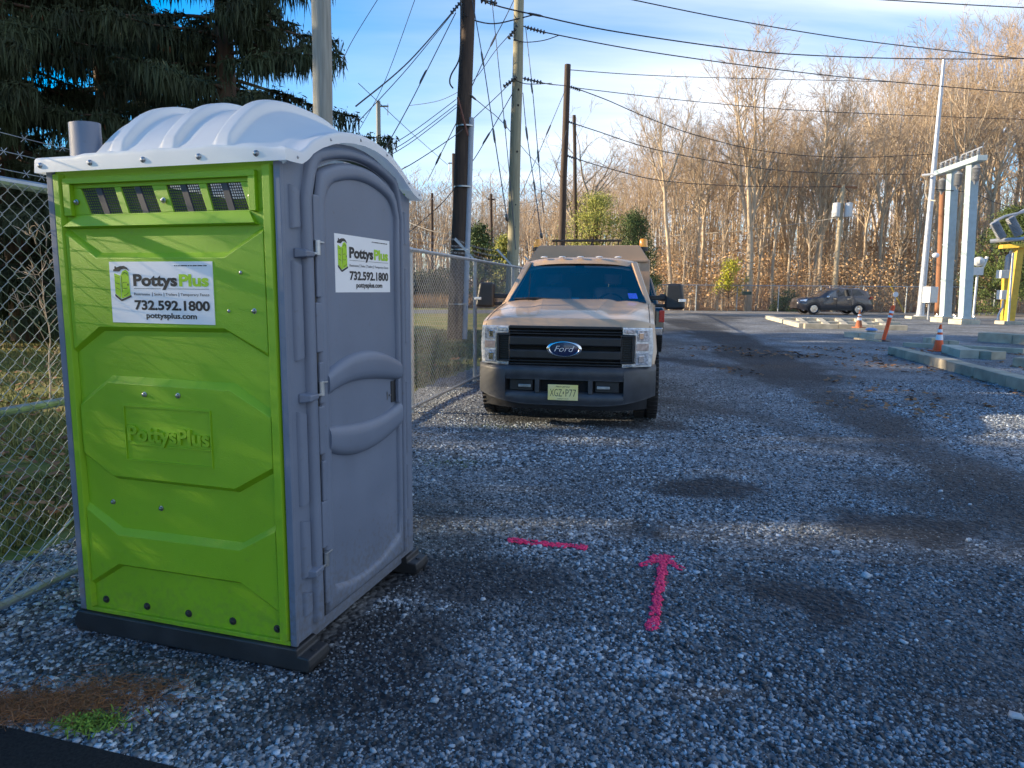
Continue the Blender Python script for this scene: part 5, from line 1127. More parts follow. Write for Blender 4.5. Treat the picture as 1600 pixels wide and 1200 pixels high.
for k, u in enumerate((1262, 1294, 1322, 1352, 1384)):
    p0, p1 = g2(u-14, 500.5), g2(u, 512); beam('concrete_curb', p0, p1, .28, .15, conc, ('first', 'second', 'third', 'fourth', 'fifth')[k]+' short cross beam from the left in the foundation grid', 'curb', 'foundation grid beams')
# cones
def cone(u, v, h, base_mt, label, stripes, tilt=0):
    p = gnd(u, v); root = empty('traffic_cone', p, .4, label, 'traffic cone', 'traffic cones')
    b = MB(); w = h*.26; b.box(-w, w, -w, w, 0, .03); b.build('base', base_mt, root, bevel=.008)
    r0, r1 = h*.19, h*.035; f = lambda z: r0+(r1-r0)*z/h
    b = MB(); b.lathe([(f(.03), .03), (f(h), h), (f(h)*.6, h+.004)], 20); body = b.build('body', base_mt, root)
    for z0, z1 in stripes:
        b = MB(); b.lathe([(f(z0)+.004, z0), (f(z1)+.004, z1)], 20); b.build('reflective_band', reflw, body)
    return root
cone(1466, 549, .70, orange, 'orange traffic cone with white bands behind the long curb', [(.30,.44),(.50,.58)])
c_ = cone(1341, 521, .66, orangef, 'faded brownish traffic cone standing on the low concrete base', [(.28,.38),(.44,.50)]); c_.location.z = .21
# delineator post
p = gnd(1380, 533); dl_ = empty('delineator_post', p, 0, 'leaning orange delineator post with white bands on a black foot', 'delineator post')
top = at(1396, 477, p.y)-p
b = MB(); b.lathe([(.22, 0), (.21, .025), (.08, .05), (.0, .05)], 18); b.build('foot', trim, dl_)
b = MB(); b.tube([Vector((0,0,.03)), top*.5, top*.93, top], [.058, .058, .062, .05], 14); ps = b.build('post', orange, dl_)
for s0, s1 in ((.66,.72),(.78,.84)): b = MB(); b.tube([top*s0, top*s1], .0625, 14); b.build('reflective_band', reflw, ps)
p = gnd(1361, 526); vb = empty('valve_box', p, 0, 'small blue lidded valve box half hidden in weeds beside the faded cone', 'valve box')
b = MB(); b.lathe([(.15, -.02), (.15, .22)], 16); b.build('housing', concd, vb); b = MB(); b.lathe([(.19, .22), (.19, .26), (.12, .30), (0, .31)], 18); b.build('lid', mat('lid_blue', (.14, .30, .62), .45, var=.1), vb)
# white steel frame
F1, F2 = foot(1476, 36.5), foot(1506, 34.2)
WF = empty('steel_gantry', F1, 0, 'pale blue white steel gantry of two square columns and a beam with hanging insulators', 'steel frame')
dF = (F2-F1).normalized(); nF = Vector((-dF.y, dF.x, 0)); wF = .205
H1 = at(1489, 270, 36.5).z; H2 = at(1521, 258, 34.2).z; HF = (H1+H2)/2
topF1 = at(1489, 268, 36.5)-F1; topF2 = at(1520, 257, 34.2)-F1
def post(base, topv, w, nm):
    b = MB(); ring = lambda c, w: [c+Vector((w*i, w*j, 0)) for i, j in ((-1,-1),(1,-1),(1,1),(-1,1))]
    b.hexa(ring(base, w)+ring(topv, w)); o = b.build(nm, frameblue, WF, bevel=.02)
    for q_ in range(4):
        bb = MB(); cc = base+Vector(((-1,1)[q_ % 2]*w*1.35, (-1,1)[q_//2]*w*1.35, .05)); bb.lathe([(.035, 0), (.035, .05), (.02, .09), (0, .09)], 6, tuple(cc)); bb.build('anchor_bolt', rivetm, o)
    for f_ in (.25, .5, .75):
        bb = MB(); cc = base+(topv-base)*f_; bb.hexa([p_+Vector((0,0,z_)) for z_ in (0, .05) for p_ in ring(cc, w+.012)]); bb.build('weld_band', frameblue, o)
    b = MB(); b.hexa(ring(base-Vector((0,0,.02)), w*1.7)+ring(base+Vector((0,0,.05)), w*1.7)); b.build('base_plate', frameblue, o); return o
post(Vector((0,0,.28)), topF1, wF, 'column'); post(F2-F1+Vector((0,0,.28)), topF2, wF, 'column')
q0, q1 = at(1466, 273, 37.6)-F1, at(1535, 249, 33.1)-F1
b = MB(); b.hexa([q0+nF*-.22+Vector((0,0,-.05)), q1+nF*-.22+Vector((0,0,-.05)), q1+nF*.22+Vector((0,0,-.05)), q0+nF*.22+Vector((0,0,-.05)), q0+nF*-.22+Vector((0,0,.20)), q1+nF*-.22+Vector((0,0,.20)), q1+nF*.22+Vector((0,0,.20)), q0+nF*.22+Vector((0,0,.20))]); b.build('beam', frameblue, WF, bevel=.02)
for u, v0, v1, Y in ((1473,278,304,37.2),(1498,268,296,35.4),(1526,258,288,33.6)):
    c = at(u, v0, Y)-F1; h = (at(u, v0, Y)-at(u, v1, Y)).z; b = MB(); pr = []
    pr.append((.05, 0)); 
    for k in range(9): pr += [(.20, -.15-k*(h-.3)/9), (.14, -.15-(k+.5)*(h-.3)/9)]
    pr += [(.06, -h+.1), (.04, -h), (0, -h)]; b.lathe(pr, 14, tuple(c)); b.build('hanging_insulator', insul, WF)
for k in range(8):
    s_ = .06+.12*k; c = q0+(q1-q0)*s_+Vector((0,0,.2)); b = MB(); b.lathe([(.05, 0), (.05, .10), (.11, .14), (.06, .18), (.11, .22), (.05, .26), (.04, .38), (0, .39)], 10, tuple(c)); b.build('pin_insulator', insul, WF)
b = MB(); b.tube([q0+(q1-q0)*.02+Vector((0,0,.55)), q0+(q1-q0)*.42+Vector((0,0,.58))], .035, 6); b.tube([q0+(q1-q0)*.55+Vector((0,0,.56)), q0+(q1-q0)*.98+Vector((0,0,.58))], .035, 6); b.build('bus_bar', galvp, WF)
for F_, lab in ((F1, 'far'), (F2, 'near')):
    o = beam('concrete_footing', (F_.x-.5, F_.y-.05), (F_.x+.5, F_.y+.05), .9, .28, conc, lab+' square concrete footing under the pale steel frame', 'footing')
GP = foot(1437, 41.0); gp = empty('steel_pole', GP, 0, 'tall slim grey galvanised steel pole rising left of the pale frame', 'steel pole'); tp = at(1475, 92, 41.0)-GP
b = MB(); b.tube([Vector((0,0,.15)), tp*.5, tp], [.20, .15, .085], 14); b.build('shaft', galvp, gp); b = MB(); b.lathe([(.34, .15), (.34, .20), (.22, .22), (.21, .5)], 14); b.build('base_flange', galvp, gp)
b = MB(); q0_, q1_ = at(1441, 274, 41)-GP, at(1470, 271, 40)-GP; b.tube([q0_, q1_], .07, 6); b.build('side_arm', galvp, gp)
b = MB(); b.tube([at(1447, 282, 41)-GP, at(1445, 300, 41)-GP, at(1450, 312, 41)-GP, at(1462, 314, 40)-GP], .03, 5); b.build('lead_wire', palew, gp)
beam('concrete_footing', (GP.x-.7, GP.y), (GP.x+1.0, GP.y-.2), .9, .18, conc, 'low concrete footing under the tall grey steel pole', 'footing')
BPo, bq, rq = pole(1465, 0, 1473, 300, 43, .19, .16, pole_brown, 'reddish brown wooden pole partly hidden behind the pale steel frame')
b = MB(); c = at(1462, 399, 42.7)-bq; b.ball(tuple(c), (.22, .15, .16), 10, 8); b.build('lamp', reflw, BPo)
p = at(1448, 484, 39.5); cb_ = empty('control_cabinet', (p.x, p.y, 0), .5, 'light grey electrical cabinet on a short post beside the steel pole', 'cabinet'); h0, h1 = at(1448, 473, 39.5).z, at(1448, 448, 39.5).z
b = MB(); b.box(-.12, .62, -.2, .25, h0, h1); cbb = b.build('box', cab_, cb_, bevel=.02); b = MB(); b.box(-.08, .58, -.215, -.2, h0+.05, h1-.05); b.build('door', cab_, cbb, bevel=.008); b = MB(); b.tube([(.15, 0, h0), (.2, 0, 0)], .04, 8); b.tube([(.35, .1, h0), (.35, .1, 0)], .05, 8); b.build('conduit', galvp, cb_)
# yellow stand with breakers
YF = foot(1576, 34.6); ys_ = empty('equipment_stand', YF, 0, 'yellow steel stand carrying grey breaker bushings at the right edge', 'equipment stand')
def yrel(u, v, Y=34.6): return at(u, v, Y)-YF
b = MB(); ring = lambda c, w: [c+Vector((w*i, w*j, 0)) for i, j in ((-1,-1),(1,-1),(1,1),(-1,1))]
b.hexa(ring(Vector((0,0,.1)), .17)+ring(yrel(1592, 385), .17)); b.build('column', yel, ys_, bevel=.02)
b = MB(); q_ = foot(1569, 36.6)-YF; b.hexa(ring(q_+Vector((0,0,.1)), .14)+ring(yrel(1572, 432, 36.6), .14)); b.build('column', yel, ys_, bevel=.02)
q_ = foot(1680, 33.0)-YF
b = MB(); b.hexa(ring(q_+Vector((0,0,.1)), .17)+ring(at(1690, 380, 33.0)-YF, .17)); b.build('column', yel, ys_, bevel=.02)
b = MB(); a0, a1 = yrel(1563, 385, 34.8), at(1720, 376, 32.6)-YF; b.hexa([a0+Vector((0,-.15,-.12)), a1+Vector((0,-.15,-.12)), a1+Vector((0,.15,-.12)), a0+Vector((0,.15,-.12)), a0+Vector((0,-.15,.08)), a1+Vector((0,-.15,.08)), a1+Vector((0,.15,.08)), a0+Vector((0,.15,.08))]); b.build('beam', yel, ys_, bevel=.02)
b = MB(); b.tube([yrel(1547, 377, 35), at(1720, 364, 32.6)-YF], .10, 8); b.build('support_rail', galvp, ys_)
for u, v, u2, v2 in ((1566,372,1553,347),(1592,367,1578,340),(1622,362,1607,333),(1652,358,1636,328)):
    a, c = yrel(u, v, 34.4), yrel(u2, v2, 34.4); b = MB(); pp, rr = [], []
    for k in range(25): pp.append(a+(c-a)*(k/24)); rr.append(.215 if k % 2 else .175)
    b.tube(pp, rr, 14); b.build('bushing', insul, ys_, smooth=40)
b = MB(); b.tube([yrel(1554, 346), yrel(1570, 338), yrel(1600, 331), yrel(1650, 318)], .07, 6); b.tube([yrel(1580, 340), yrel(1600, 328)], .06, 6); b.build('bus_bar', galvp, ys_)
b = MB(); p_ = yrel(1577, 430, 36.4); b.lathe([(.26, 0), (.26, .95), (.2, 1.05), (.12, 1.1), (.12, 1.25), (0, 1.26)], 16, tuple(p_)); b.build('tank', insul, ys_)
b = MB(); p_ = yrel(1571, 435, 36.2); b.box(p_.x-.38, p_.x+.3, p_.y-.2, p_.y+.2, p_.z, p_.z+.42); b.build('control_box', cab_, ys_, bevel=.02)
b = MB(); p_ = yrel(1569, 468, 36.2); b.box(p_.x-.3, p_.x+.25, p_.y-.2, p_.y+.2, p_.z, p_.z+.48); b.build('control_box', cab_, ys_, bevel=.02)
b = MB(); b.tube([yrel(1567, 469, 36.2), yrel(1566, 480, 36.2), yrel(1560, 492, 36.2), foot(1558, 36.2)-YF], .05, 8); b.build('conduit', galvp, ys_); b = MB(); b.tube([yrel(1583, 395, 34.3), foot(1575, 34.3)-YF], .05, 8); b.build('conduit', galvp, ys_)
beam('concrete_footing', (YF.x-.45, YF.y), (YF.x+.45, YF.y), .8, .2, conc, 'concrete footing under the near yellow column', 'footing')
p = at(1528, 420, 44); gq = empty('distant_switchgear', (p.x, p.y, 0), 0, 'small grey switchgear on a thin post far behind the pale frame', 'switchgear'); b = MB(); b.tube([(0,0,0),(0,0,p.z)], .07, 8); b.build('post', galvp, gq)
b = MB(); b.box(-.45, .25, -.2, .2, p.z-.4, p.z+.1); b.ball((.0, 0, p.z+.45), (.35, .3, .3), 10, 8); b.tube([(.3,0,p.z+.1),(.5,0,p.z+.75)], .10, 8); b.tube([(-1.0,0,p.z-.15),(-.3,0,p.z-.15)], .06, 6); b.build('housing', cab_, gq, bevel=.02)
p0, p1 = at(1389, 441, 53), foot(1413, 53); b = MB(); b.tube([p0-p1, Vector((0,0,0))], .06, 8); o = b.build('guy_guard', yel, smooth=60); o.location = p1; tag(o, 'slanting yellow plastic guy wire guard in front of the wood', 'guy guard')
p = foot(1397, 50); sg = empty('round_marker', p, 0, 'small round white marker on a thin stake above the orange post', 'marker'); zc_ = at(1397, 460, 50).z; b = MB(); b.lathe([(.19, -.015), (.19, .015)], 20, (0, 0, zc_), 'Y'); b.build('disc', reflw, sg); b = MB(); b.tube([(0,.03,0),(0,.03,zc_)], .02, 6); b.build('stake', galvp, sg)
p = foot(1165, 52.4); sg = empty('fence_sign', p, 0, 'small dark green sign on the far fence', 'sign'); z_ = at(1165, 458, 52.4).z; b = MB(); b.box(-.36, .36, -.06, -.03, z_-.12, z_+.12); b.build('panel', mat('dull_green', (.05, .08, .06), .6, var=.1), sg, bevel=.005)
# far fence
FF0, FF1 = foot(840, 55.0), foot(1760, 50.0)
ff_ = empty('chain_link_fence', FF0, 0, 'long low chain link fence in front of the bare wood beyond the yard', 'fence'); dv = FF1-FF0; L = dv.length; dv = dv/L; RT = 1.95
b = MB(); b.tube([Vector((0,0,RT)), dv*L+Vector((0,0,RT))], .035, 6); b.build('top_rail', galv, ff_)
k = 0
while k*3.05 < L:
    b = MB(); c = dv*k*3.05; b.tube([c, c+Vector((0,0,RT+.03))], .045, 8); b.build('post', galv, ff_); k += 1
n_ = int(L/.11); s0 = np.arange(-17, n_)*.11; A = np.stack([np.clip(s0, 0, L), np.where(s0 < 0, -s0, 0)*1.0], -1)
def diag(sign):
    s_a = np.arange(0, L-1.9, .12); a = s_a if sign > 0 else s_a+1.9; e = s_a+1.9 if sign > 0 else s_a
    return np.stack([dv.x*a, dv.y*a, np.full_like(a, .05)], -1), np.stack([dv.x*e, dv.y*e, np.full_like(a, 1.95)], -1)
a1, e1 = diag(1); a2, e2 = diag(-1); a1, e1 = np.concatenate([a1, a2]), np.concatenate([e1, e2]); V, F = seg_mesh(a1, e1, np.full(len(a1), .0035), np.full(len(a1), .0035), 3); np_mesh('wire_mesh', V, F, wirem, ff_)

# ------------------------------------------------------------------ trees
barkm = mat('winter_bark', (.58, .475, .345), .9, base2=(.38, .30, .21), vscale=2.2, stretch=(4, 4, .6))
barkdm = mat('dark_bark', (.16, .105, .07), .9, base2=(.08, .055, .04), vscale=2.2, stretch=(4, 4, .6))
twigm = add_island(mat('twig', (.40, .295, .195), .9), 'shade', .55, 1.35)
twiggrey = add_island(mat('grey_twig', (.37, .305, .235), .9), 'shade', .55, 1.3)
class TreeGen:
    def __init__(s, seed): s.r = random.Random(seed); s.big = []; s.tw = []
    def limb(s, P, d, L, r, lv, tip=.3, bend=.10, up=.05, nseg=None):
        n = nseg or max(2, int(L/(.9 if lv < 2 else .6))); pts = [(P.copy(), r)]; q = P.copy(); d = d.normalized()
        for i in range(n):
            d = (d + Vector((s.r.gauss(0, bend), s.r.gauss(0, bend), s.r.gauss(0, bend)+up))).normalized(); q = q + d*(L/n); pts.append((q.copy(), r*(1-(1-tip)*(i+1)/n)))
        for (a, ra), (b_, rb) in zip(pts[:-1], pts[1:]): (s.big if lv < 2 else s.tw).append((a[:], b_[:], ra, rb))
        return pts, d
    def side(s, d, ang):
        a = s.r.uniform(0, 6.283); ref = Vector((0, 0, 1)) if abs(d.z) < .95 else Vector((1, 0, 0)); u = d.cross(ref).normalized(); v = d.cross(u); return (d*math.cos(ang)+(u*math.cos(a)+v*math.sin(a))*math.sin(ang)).normalized()
    def fill(s, pts, L, lv, dens, spread):
        """branches along a limb, down to the twigs"""
        if lv > 3: return
        n = max(2, int(L*dens[lv])); m_ = len(pts)-1
        for k in range(n):
            t = s.r.uniform(.12 if lv > 1 else .2, 1.0)**.85; i = min(m_-1, int(t*m_)); f = t*m_-i; (a, ra), (b_, rb) = pts[i], pts[i+1]; P = a.lerp(b_, f); dd = (b_-a).normalized()
            l2 = L*s.r.uniform(.28, .55)*(1.1-.55*t) if lv < 3 else s.r.uniform(.35, .9)
            if lv == 3: l2 = min(l2, L*.9+.2)
            q, _ = s.limb(P, s.side(dd, s.r.uniform(spread*.6, spread*1.25)), l2, max(.006, (ra+(rb-ra)*f)*.5), lv, tip=.35, bend=.16, up=.015)
            s.fill(q, l2, lv+1, dens, spread)
def bare_tree(name, seed, H, r0, leaders, first, spread=.64, dens=(0, 1.5, 1.9, 2.3), crown=.42, bend=.03, bark=None, twig=None, nl=22, lenf=.36):
    g = TreeGen(seed); fork = first*H*g.r.uniform(1.0, 1.3)
    tr, d = g.limb(Vector((0, 0, -.2)), Vector((g.r.gauss(0, .03), g.r.gauss(0, .03), 1)), fork, r0, 0, tip=.72, bend=bend, up=.10, nseg=10)
    rt = r0*.72
    for k in range(leaders):
        a = 6.283*k/leaders+g.r.uniform(-.5, .5); sp = 0 if leaders == 1 else g.r.uniform(.12, .26+.05*leaders)
        dd = Vector((math.cos(a)*sp, math.sin(a)*sp, 1)); Lk = (H-fork)*g.r.uniform(.80, .98)
        pts, _ = g.limb(tr[-1][0], dd, Lk, rt*(1 if leaders == 1 else .78), 0, tip=.10, bend=bend*1.6, up=.07, nseg=14)
        n = int(nl/leaders*1.3); m_ = len(pts)-1
        for j in range(n):
            t = g.r.uniform(.05, 1)**.9; i = min(m_-1, int(t*m_)); f = t*m_-i; P = pts[i][0].lerp(pts[i+1][0], f); rr = pts[i][1]+(pts[i+1][1]-pts[i][1])*f
            L1 = H*lenf*g.r.uniform(.5, 1.0)*(1.08-.58*t); q, _ = g.limb(P, g.side(Vector((0, 0, 1)), g.r.uniform(spread*.6, spread*1.25)*(1.1-.35*t)), L1, rr*.60, 1, tip=.2, bend=.10, up=.05); g.fill(q, L1, 2, dens, spread)
    for j in range(5):                   # a few low dead branches
        P = tr[g.r.randint(4, 9)][0]; q, _ = g.limb(P, g.side(Vector((0, 0, 1)), g.r.uniform(.8, 1.3)), g.r.uniform(1, 2.6), r0*.14, 1, tip=.2, bend=.12, up=.03); g.fill(q, 2, 3, dens, spread)
    A = np.array([x[0] for x in g.big]); B_ = np.array([x[1] for x in g.big]); V, F = seg_mesh(A, B_, [x[2]*1.0 for x in g.big], [x[3] for x in g.big], 7)
    t_me = np_mesh('trunk', V, F, bark or barkm, smooth=True, link=False)
    A = np.array([x[0] for x in g.tw]); B_ = np.array([x[1] for x in g.tw]); ra = np.clip([x[2] for x in g.tw], .011, .08); rb = np.clip([x[3] for x in g.tw], .010, .05)
    V, F = seg_mesh(A, B_, ra, rb, 3); sh = np.repeat(np.random.default_rng(seed).random(len(A)), 6)
    c_me = np_mesh('crown', V, F, twig or twigm, attrs={'shade': sh}, link=False)
    return (name, t_me, c_me, H)
def leaf_faces(C, size, rg, up=.3):
    N = len(C); a = rg.normal(size=(N, 3)); a /= np.linalg.norm(a, axis=1, keepdims=True); b_ = rg.normal(size=(N, 3)); b_ = np.cross(a, b_); b_ /= np.linalg.norm(b_, axis=1, keepdims=True)
    s_ = (size*(.6+.8*rg.random(N)))[:, None]; w = s_*.5
    V = np.stack([C-a*s_, C+b_*w, C+a*s_, C-b_*w], 1); return V.reshape(-1, 3), np.arange(4*N).reshape(-1, 4)
def put_tree(proto, loc, h, rz, label, cat='tree', group=None, wide=1.0):
    name, tm, cm_, H = proto; k = h/H
    root = empty(name, loc, rz, label, cat, group); root.scale = (k*wide, k*wide, k)
    for nm, me in (('trunk', tm), ('crown', cm_)):
        if me is None: continue
        o = bpy.data.objects.new(nm, me); col.objects.link(o); o.parent = root
    return root
MAIN = [bare_tree('bare_tree', 21, 22, .32, 4, .30, spread=.66, dens=(0, 1.9, 2.3, 2.8), nl=52, lenf=.36), bare_tree('bare_tree', 22, 20, .22, 3, .42, spread=.6, dens=(0, 1.9, 2.3, 2.8), nl=38, lenf=.28, twig=twiggrey)]
TALL = [bare_tree('bare_tree', 11, 22, .27, 3, .30), bare_tree('bare_tree', 12, 22, .22, 3, .42), bare_tree('bare_tree', 13, 21, .21, 4, .36),
        bare_tree('bare_tree', 14, 22, .18, 2, .40, nl=20, twig=twiggrey), bare_tree('bare_tree', 15, 20, .20, 4, .40, spread=.72), bare_tree('bare_tree', 16, 21, .17, 3, .44, spread=.6, twig=twiggrey)]
SAP = [bare_tree('slender_tree', 31, 11, .085, 1, .35, dens=(0, 1.8, 2.2, 2.4), nl=22, bend=.06, lenf=.26), bare_tree('slender_tree', 32, 12, .075, 2, .4, dens=(0, 1.8, 2.2, 2.4), nl=20, bend=.07, lenf=.26), bare_tree('slender_tree', 33, 9, .06, 1, .3, dens=(0, 1.8, 2.2, 2.4), nl=20, bend=.08, lenf=.3)]
OAK = bare_tree('gnarled_tree', 41, 15, .30, 3, .30, spread=.95, dens=(0, 1.6, 2.0, 2.4), bend=.11, bark=mat('grey_bark', (.30, .25, .20), .9, base2=(.16, .13, .10), vscale=2.2, stretch=(4, 4, .6)), twig=twiggrey, nl=30, lenf=.34)
FAR = [bare_tree('bare_tree', 51, 16, .20, 2, .25, dens=(0, 1.4, 1.9, 2.4), twig=twiggrey, nl=18, spread=.7, lenf=.36), bare_tree('bare_tree', 52, 16, .2, 3, .3, dens=(0, 1.4, 1.9, 2.4), twig=twiggrey, nl=18, spread=.6, lenf=.34)]
beechm = add_island(mat('dry_beech_leaf', (.56, .36, .19), .85), 'shade', .55, 1.35)
def beech(seed, H, N):
    rg = np.random.default_rng(seed); name, tm, cm_, _ = bare_tree('beech_sapling', seed, H, .05, 2, .12, dens=(0, 1.3, 1.3, 1.0), nl=16, lenf=.42, spread=.95)
    nc = 130; cc = np.stack([rg.normal(0, H*.19, nc), rg.normal(0, H*.19, nc), H*(.10+.75*rg.random(nc)**.9)], -1); kk = rg.integers(0, nc, N); C = cc[kk]+rg.normal(0, 1, (N, 3))*np.array([.42, .42, .16])
    V, F = leaf_faces(C, np.full(N, .062), rg); sh = np.repeat((rg.random(nc)[kk]*.6+.4*rg.random(N)), 4)
    me = np_mesh('leaves', V, F, beechm, attrs={'shade': sh}, link=False); return (name, tm, me, H)
BEECH = [beech(61, 4.5, 900), beech(62, 3.2, 700)]
rt = random.Random(5)
SKX = [560,640,700,800,850,880,920,960,1010,1045,1090,1130,1180,1230,1280,1320,1350,1400,1450,1500,1550,1600,1900]; SKY_ = [250,282,290,300,300,290,262,240,212,190,185,180,172,160,148,125,100,80,66,44,28,14,-10]
def sky_h(u, Y, f=1.0):
    v = float(np.interp(u, SKX, SKY_)); return max(4, at(u, v, Y).z*f)
LAB_T = 'bare brown deciduous tree in the crowded winter wood behind the far fence'; GRP_T = 'bare trees in the wood behind the far fence'
# named individuals
put_tree(MAIN[0], foot(1168, 55.5), at(1180, 68, 55.5).z, .6, 'tallest pale bare tree with a twin stem standing clear right of centre', 'tree', wide=1.15)
put_tree(MAIN[1], foot(1047, 55.5), at(1045, 130, 55.5).z, 2.0, 'tall narrow bare tree with an upswept crown left of the twin stemmed tree', 'tree', wide=1.0)
put_tree(OAK, foot(893, 50), at(925, 165, 50).z*.98, 2.4, 'gnarled crooked bare tree just right of the slender brown pole', 'tree')
put_tree(MAIN[0], foot(1272, 56), at(1330, 112, 56).z, 4.0, 'pale forked bare tree behind the parked crossover', 'tree', wide=1.05)
put_tree(MAIN[1], foot(1088, 56.5), at(1090, 172, 56.5).z, 1.0, 'straight pale trunked bare tree behind the yellow green bush', 'tree', wide=.8)
cnt = 0
for row, (Y0, Y1, step, f0, f1, ua, ub) in enumerate(((55.5, 60, 36, .66, 1.0, 905, 1760), (61, 68, 25, .78, 1.04, 860, 1790), (70, 80, 23, .84, 1.06, 830, 1800), (82, 98, 22, .86, 1.05, 800, 1810))):
    u = ua
    while u < ub:
        Y = rt.uniform(Y0, Y1); p = foot(u, Y)
        pr = rt.choice(TALL); put_tree(pr, p, sky_h(u, Y, rt.uniform(f0, f1)), rt.uniform(0, 6.28), LAB_T, 'tree', GRP_T, wide=rt.uniform(.75, 1.2)*(1.0 if row < 2 else .85)); cnt += 1
        u += step*rt.uniform(.6, 1.5)
u = 905
while u < 1750:
    Y = rt.uniform(54, 76); put_tree(rt.choice(SAP), foot(u, Y), rt.uniform(6, 12), rt.uniform(0, 6.28), 'thin bare sapling among the tall trunks of the wood', 'tree', 'thin saplings in the wood', wide=rt.uniform(.8, 1.2)); u += 6.5*rt.uniform(.5, 1.6)
u = 895
while u < 1740:
    Y = rt.uniform(53.5, 66); put_tree(rt.choice(BEECH), foot(u, Y), rt.uniform(2.0, 5.5), rt.uniform(0, 6.28), 'low orange brown beech sapling holding its dry leaves on the wood edge', 'sapling', 'beech saplings with dry leaves', wide=rt.uniform(.9, 1.4)); u += 13*rt.uniform(.5, 1.6)
u = 880
while u < 1760:
    Y = rt.uniform(66, 90); put_tree(rt.choice(BEECH), foot(u, Y), rt.uniform(4.0, 9), rt.uniform(0, 6.28), 'low orange brown beech sapling holding its dry leaves on the wood edge', 'sapling', 'beech saplings with dry leaves', wide=rt.uniform(.9, 1.4)); u += 16*rt.uniform(.5, 1.6)
# the far wood behind, one hazy mass of stems and twigs
rw = np.random.default_rng(8); n1, n2 = 1500, 52000
def wood_pts(n): 
    uu = rw.uniform(-40, 190, n); return uu, 104 + rw.random(n)*50
x1, y1 = wood_pts(n1); h1 = rw.uniform(11, 19, n1)*(1+.35*np.clip((x1-20)/60, 0, 1)); x2, y2 = wood_pts(n2); z2 = rw.random(n2)**.8*19*(1+.35*np.clip((x2-20)/60, 0, 1)); l2 = .6+1.6*rw.random(n2); a2 = rw.random(n2)*6.283
A = np.concatenate([np.stack([x1, y1, 0*x1-.1], -1), np.stack([x2, y2, z2], -1)]); B_ = np.concatenate([np.stack([x1+rw.normal(0, .5, n1), y1, h1], -1), np.stack([x2+np.cos(a2)*l2*.6, y2+np.sin(a2)*l2*.6, z2+l2*rw.uniform(.2, 1, n2)], -1)])
V, F = seg_mesh(A, B_, np.concatenate([rw.uniform(.07, .16, n1), np.full(n2, .035)]), np.concatenate([np.full(n1, .04), np.full(n2, .018)]), 3)
tag(np_mesh('distant_wood', V, F, twigm, attrs={'shade': np.repeat(rw.random(n1+n2), 6)}), 'hazy mass of bare stems and twigs of the wood far behind', 'wood', kind='stuff')
u = 560
while u < 900:
    Y = rt.uniform(88, 118); put_tree(rt.choice(FAR), foot(u, Y), sky_h(u, Y, rt.uniform(.78, 1.05)), rt.uniform(0, 6.28), 'distant grey bare tree on the left skyline beyond the road', 'tree', 'distant bare trees beyond the road', wide=rt.uniform(.9, 1.3)); u += 7.5*rt.uniform(.5, 1.5)

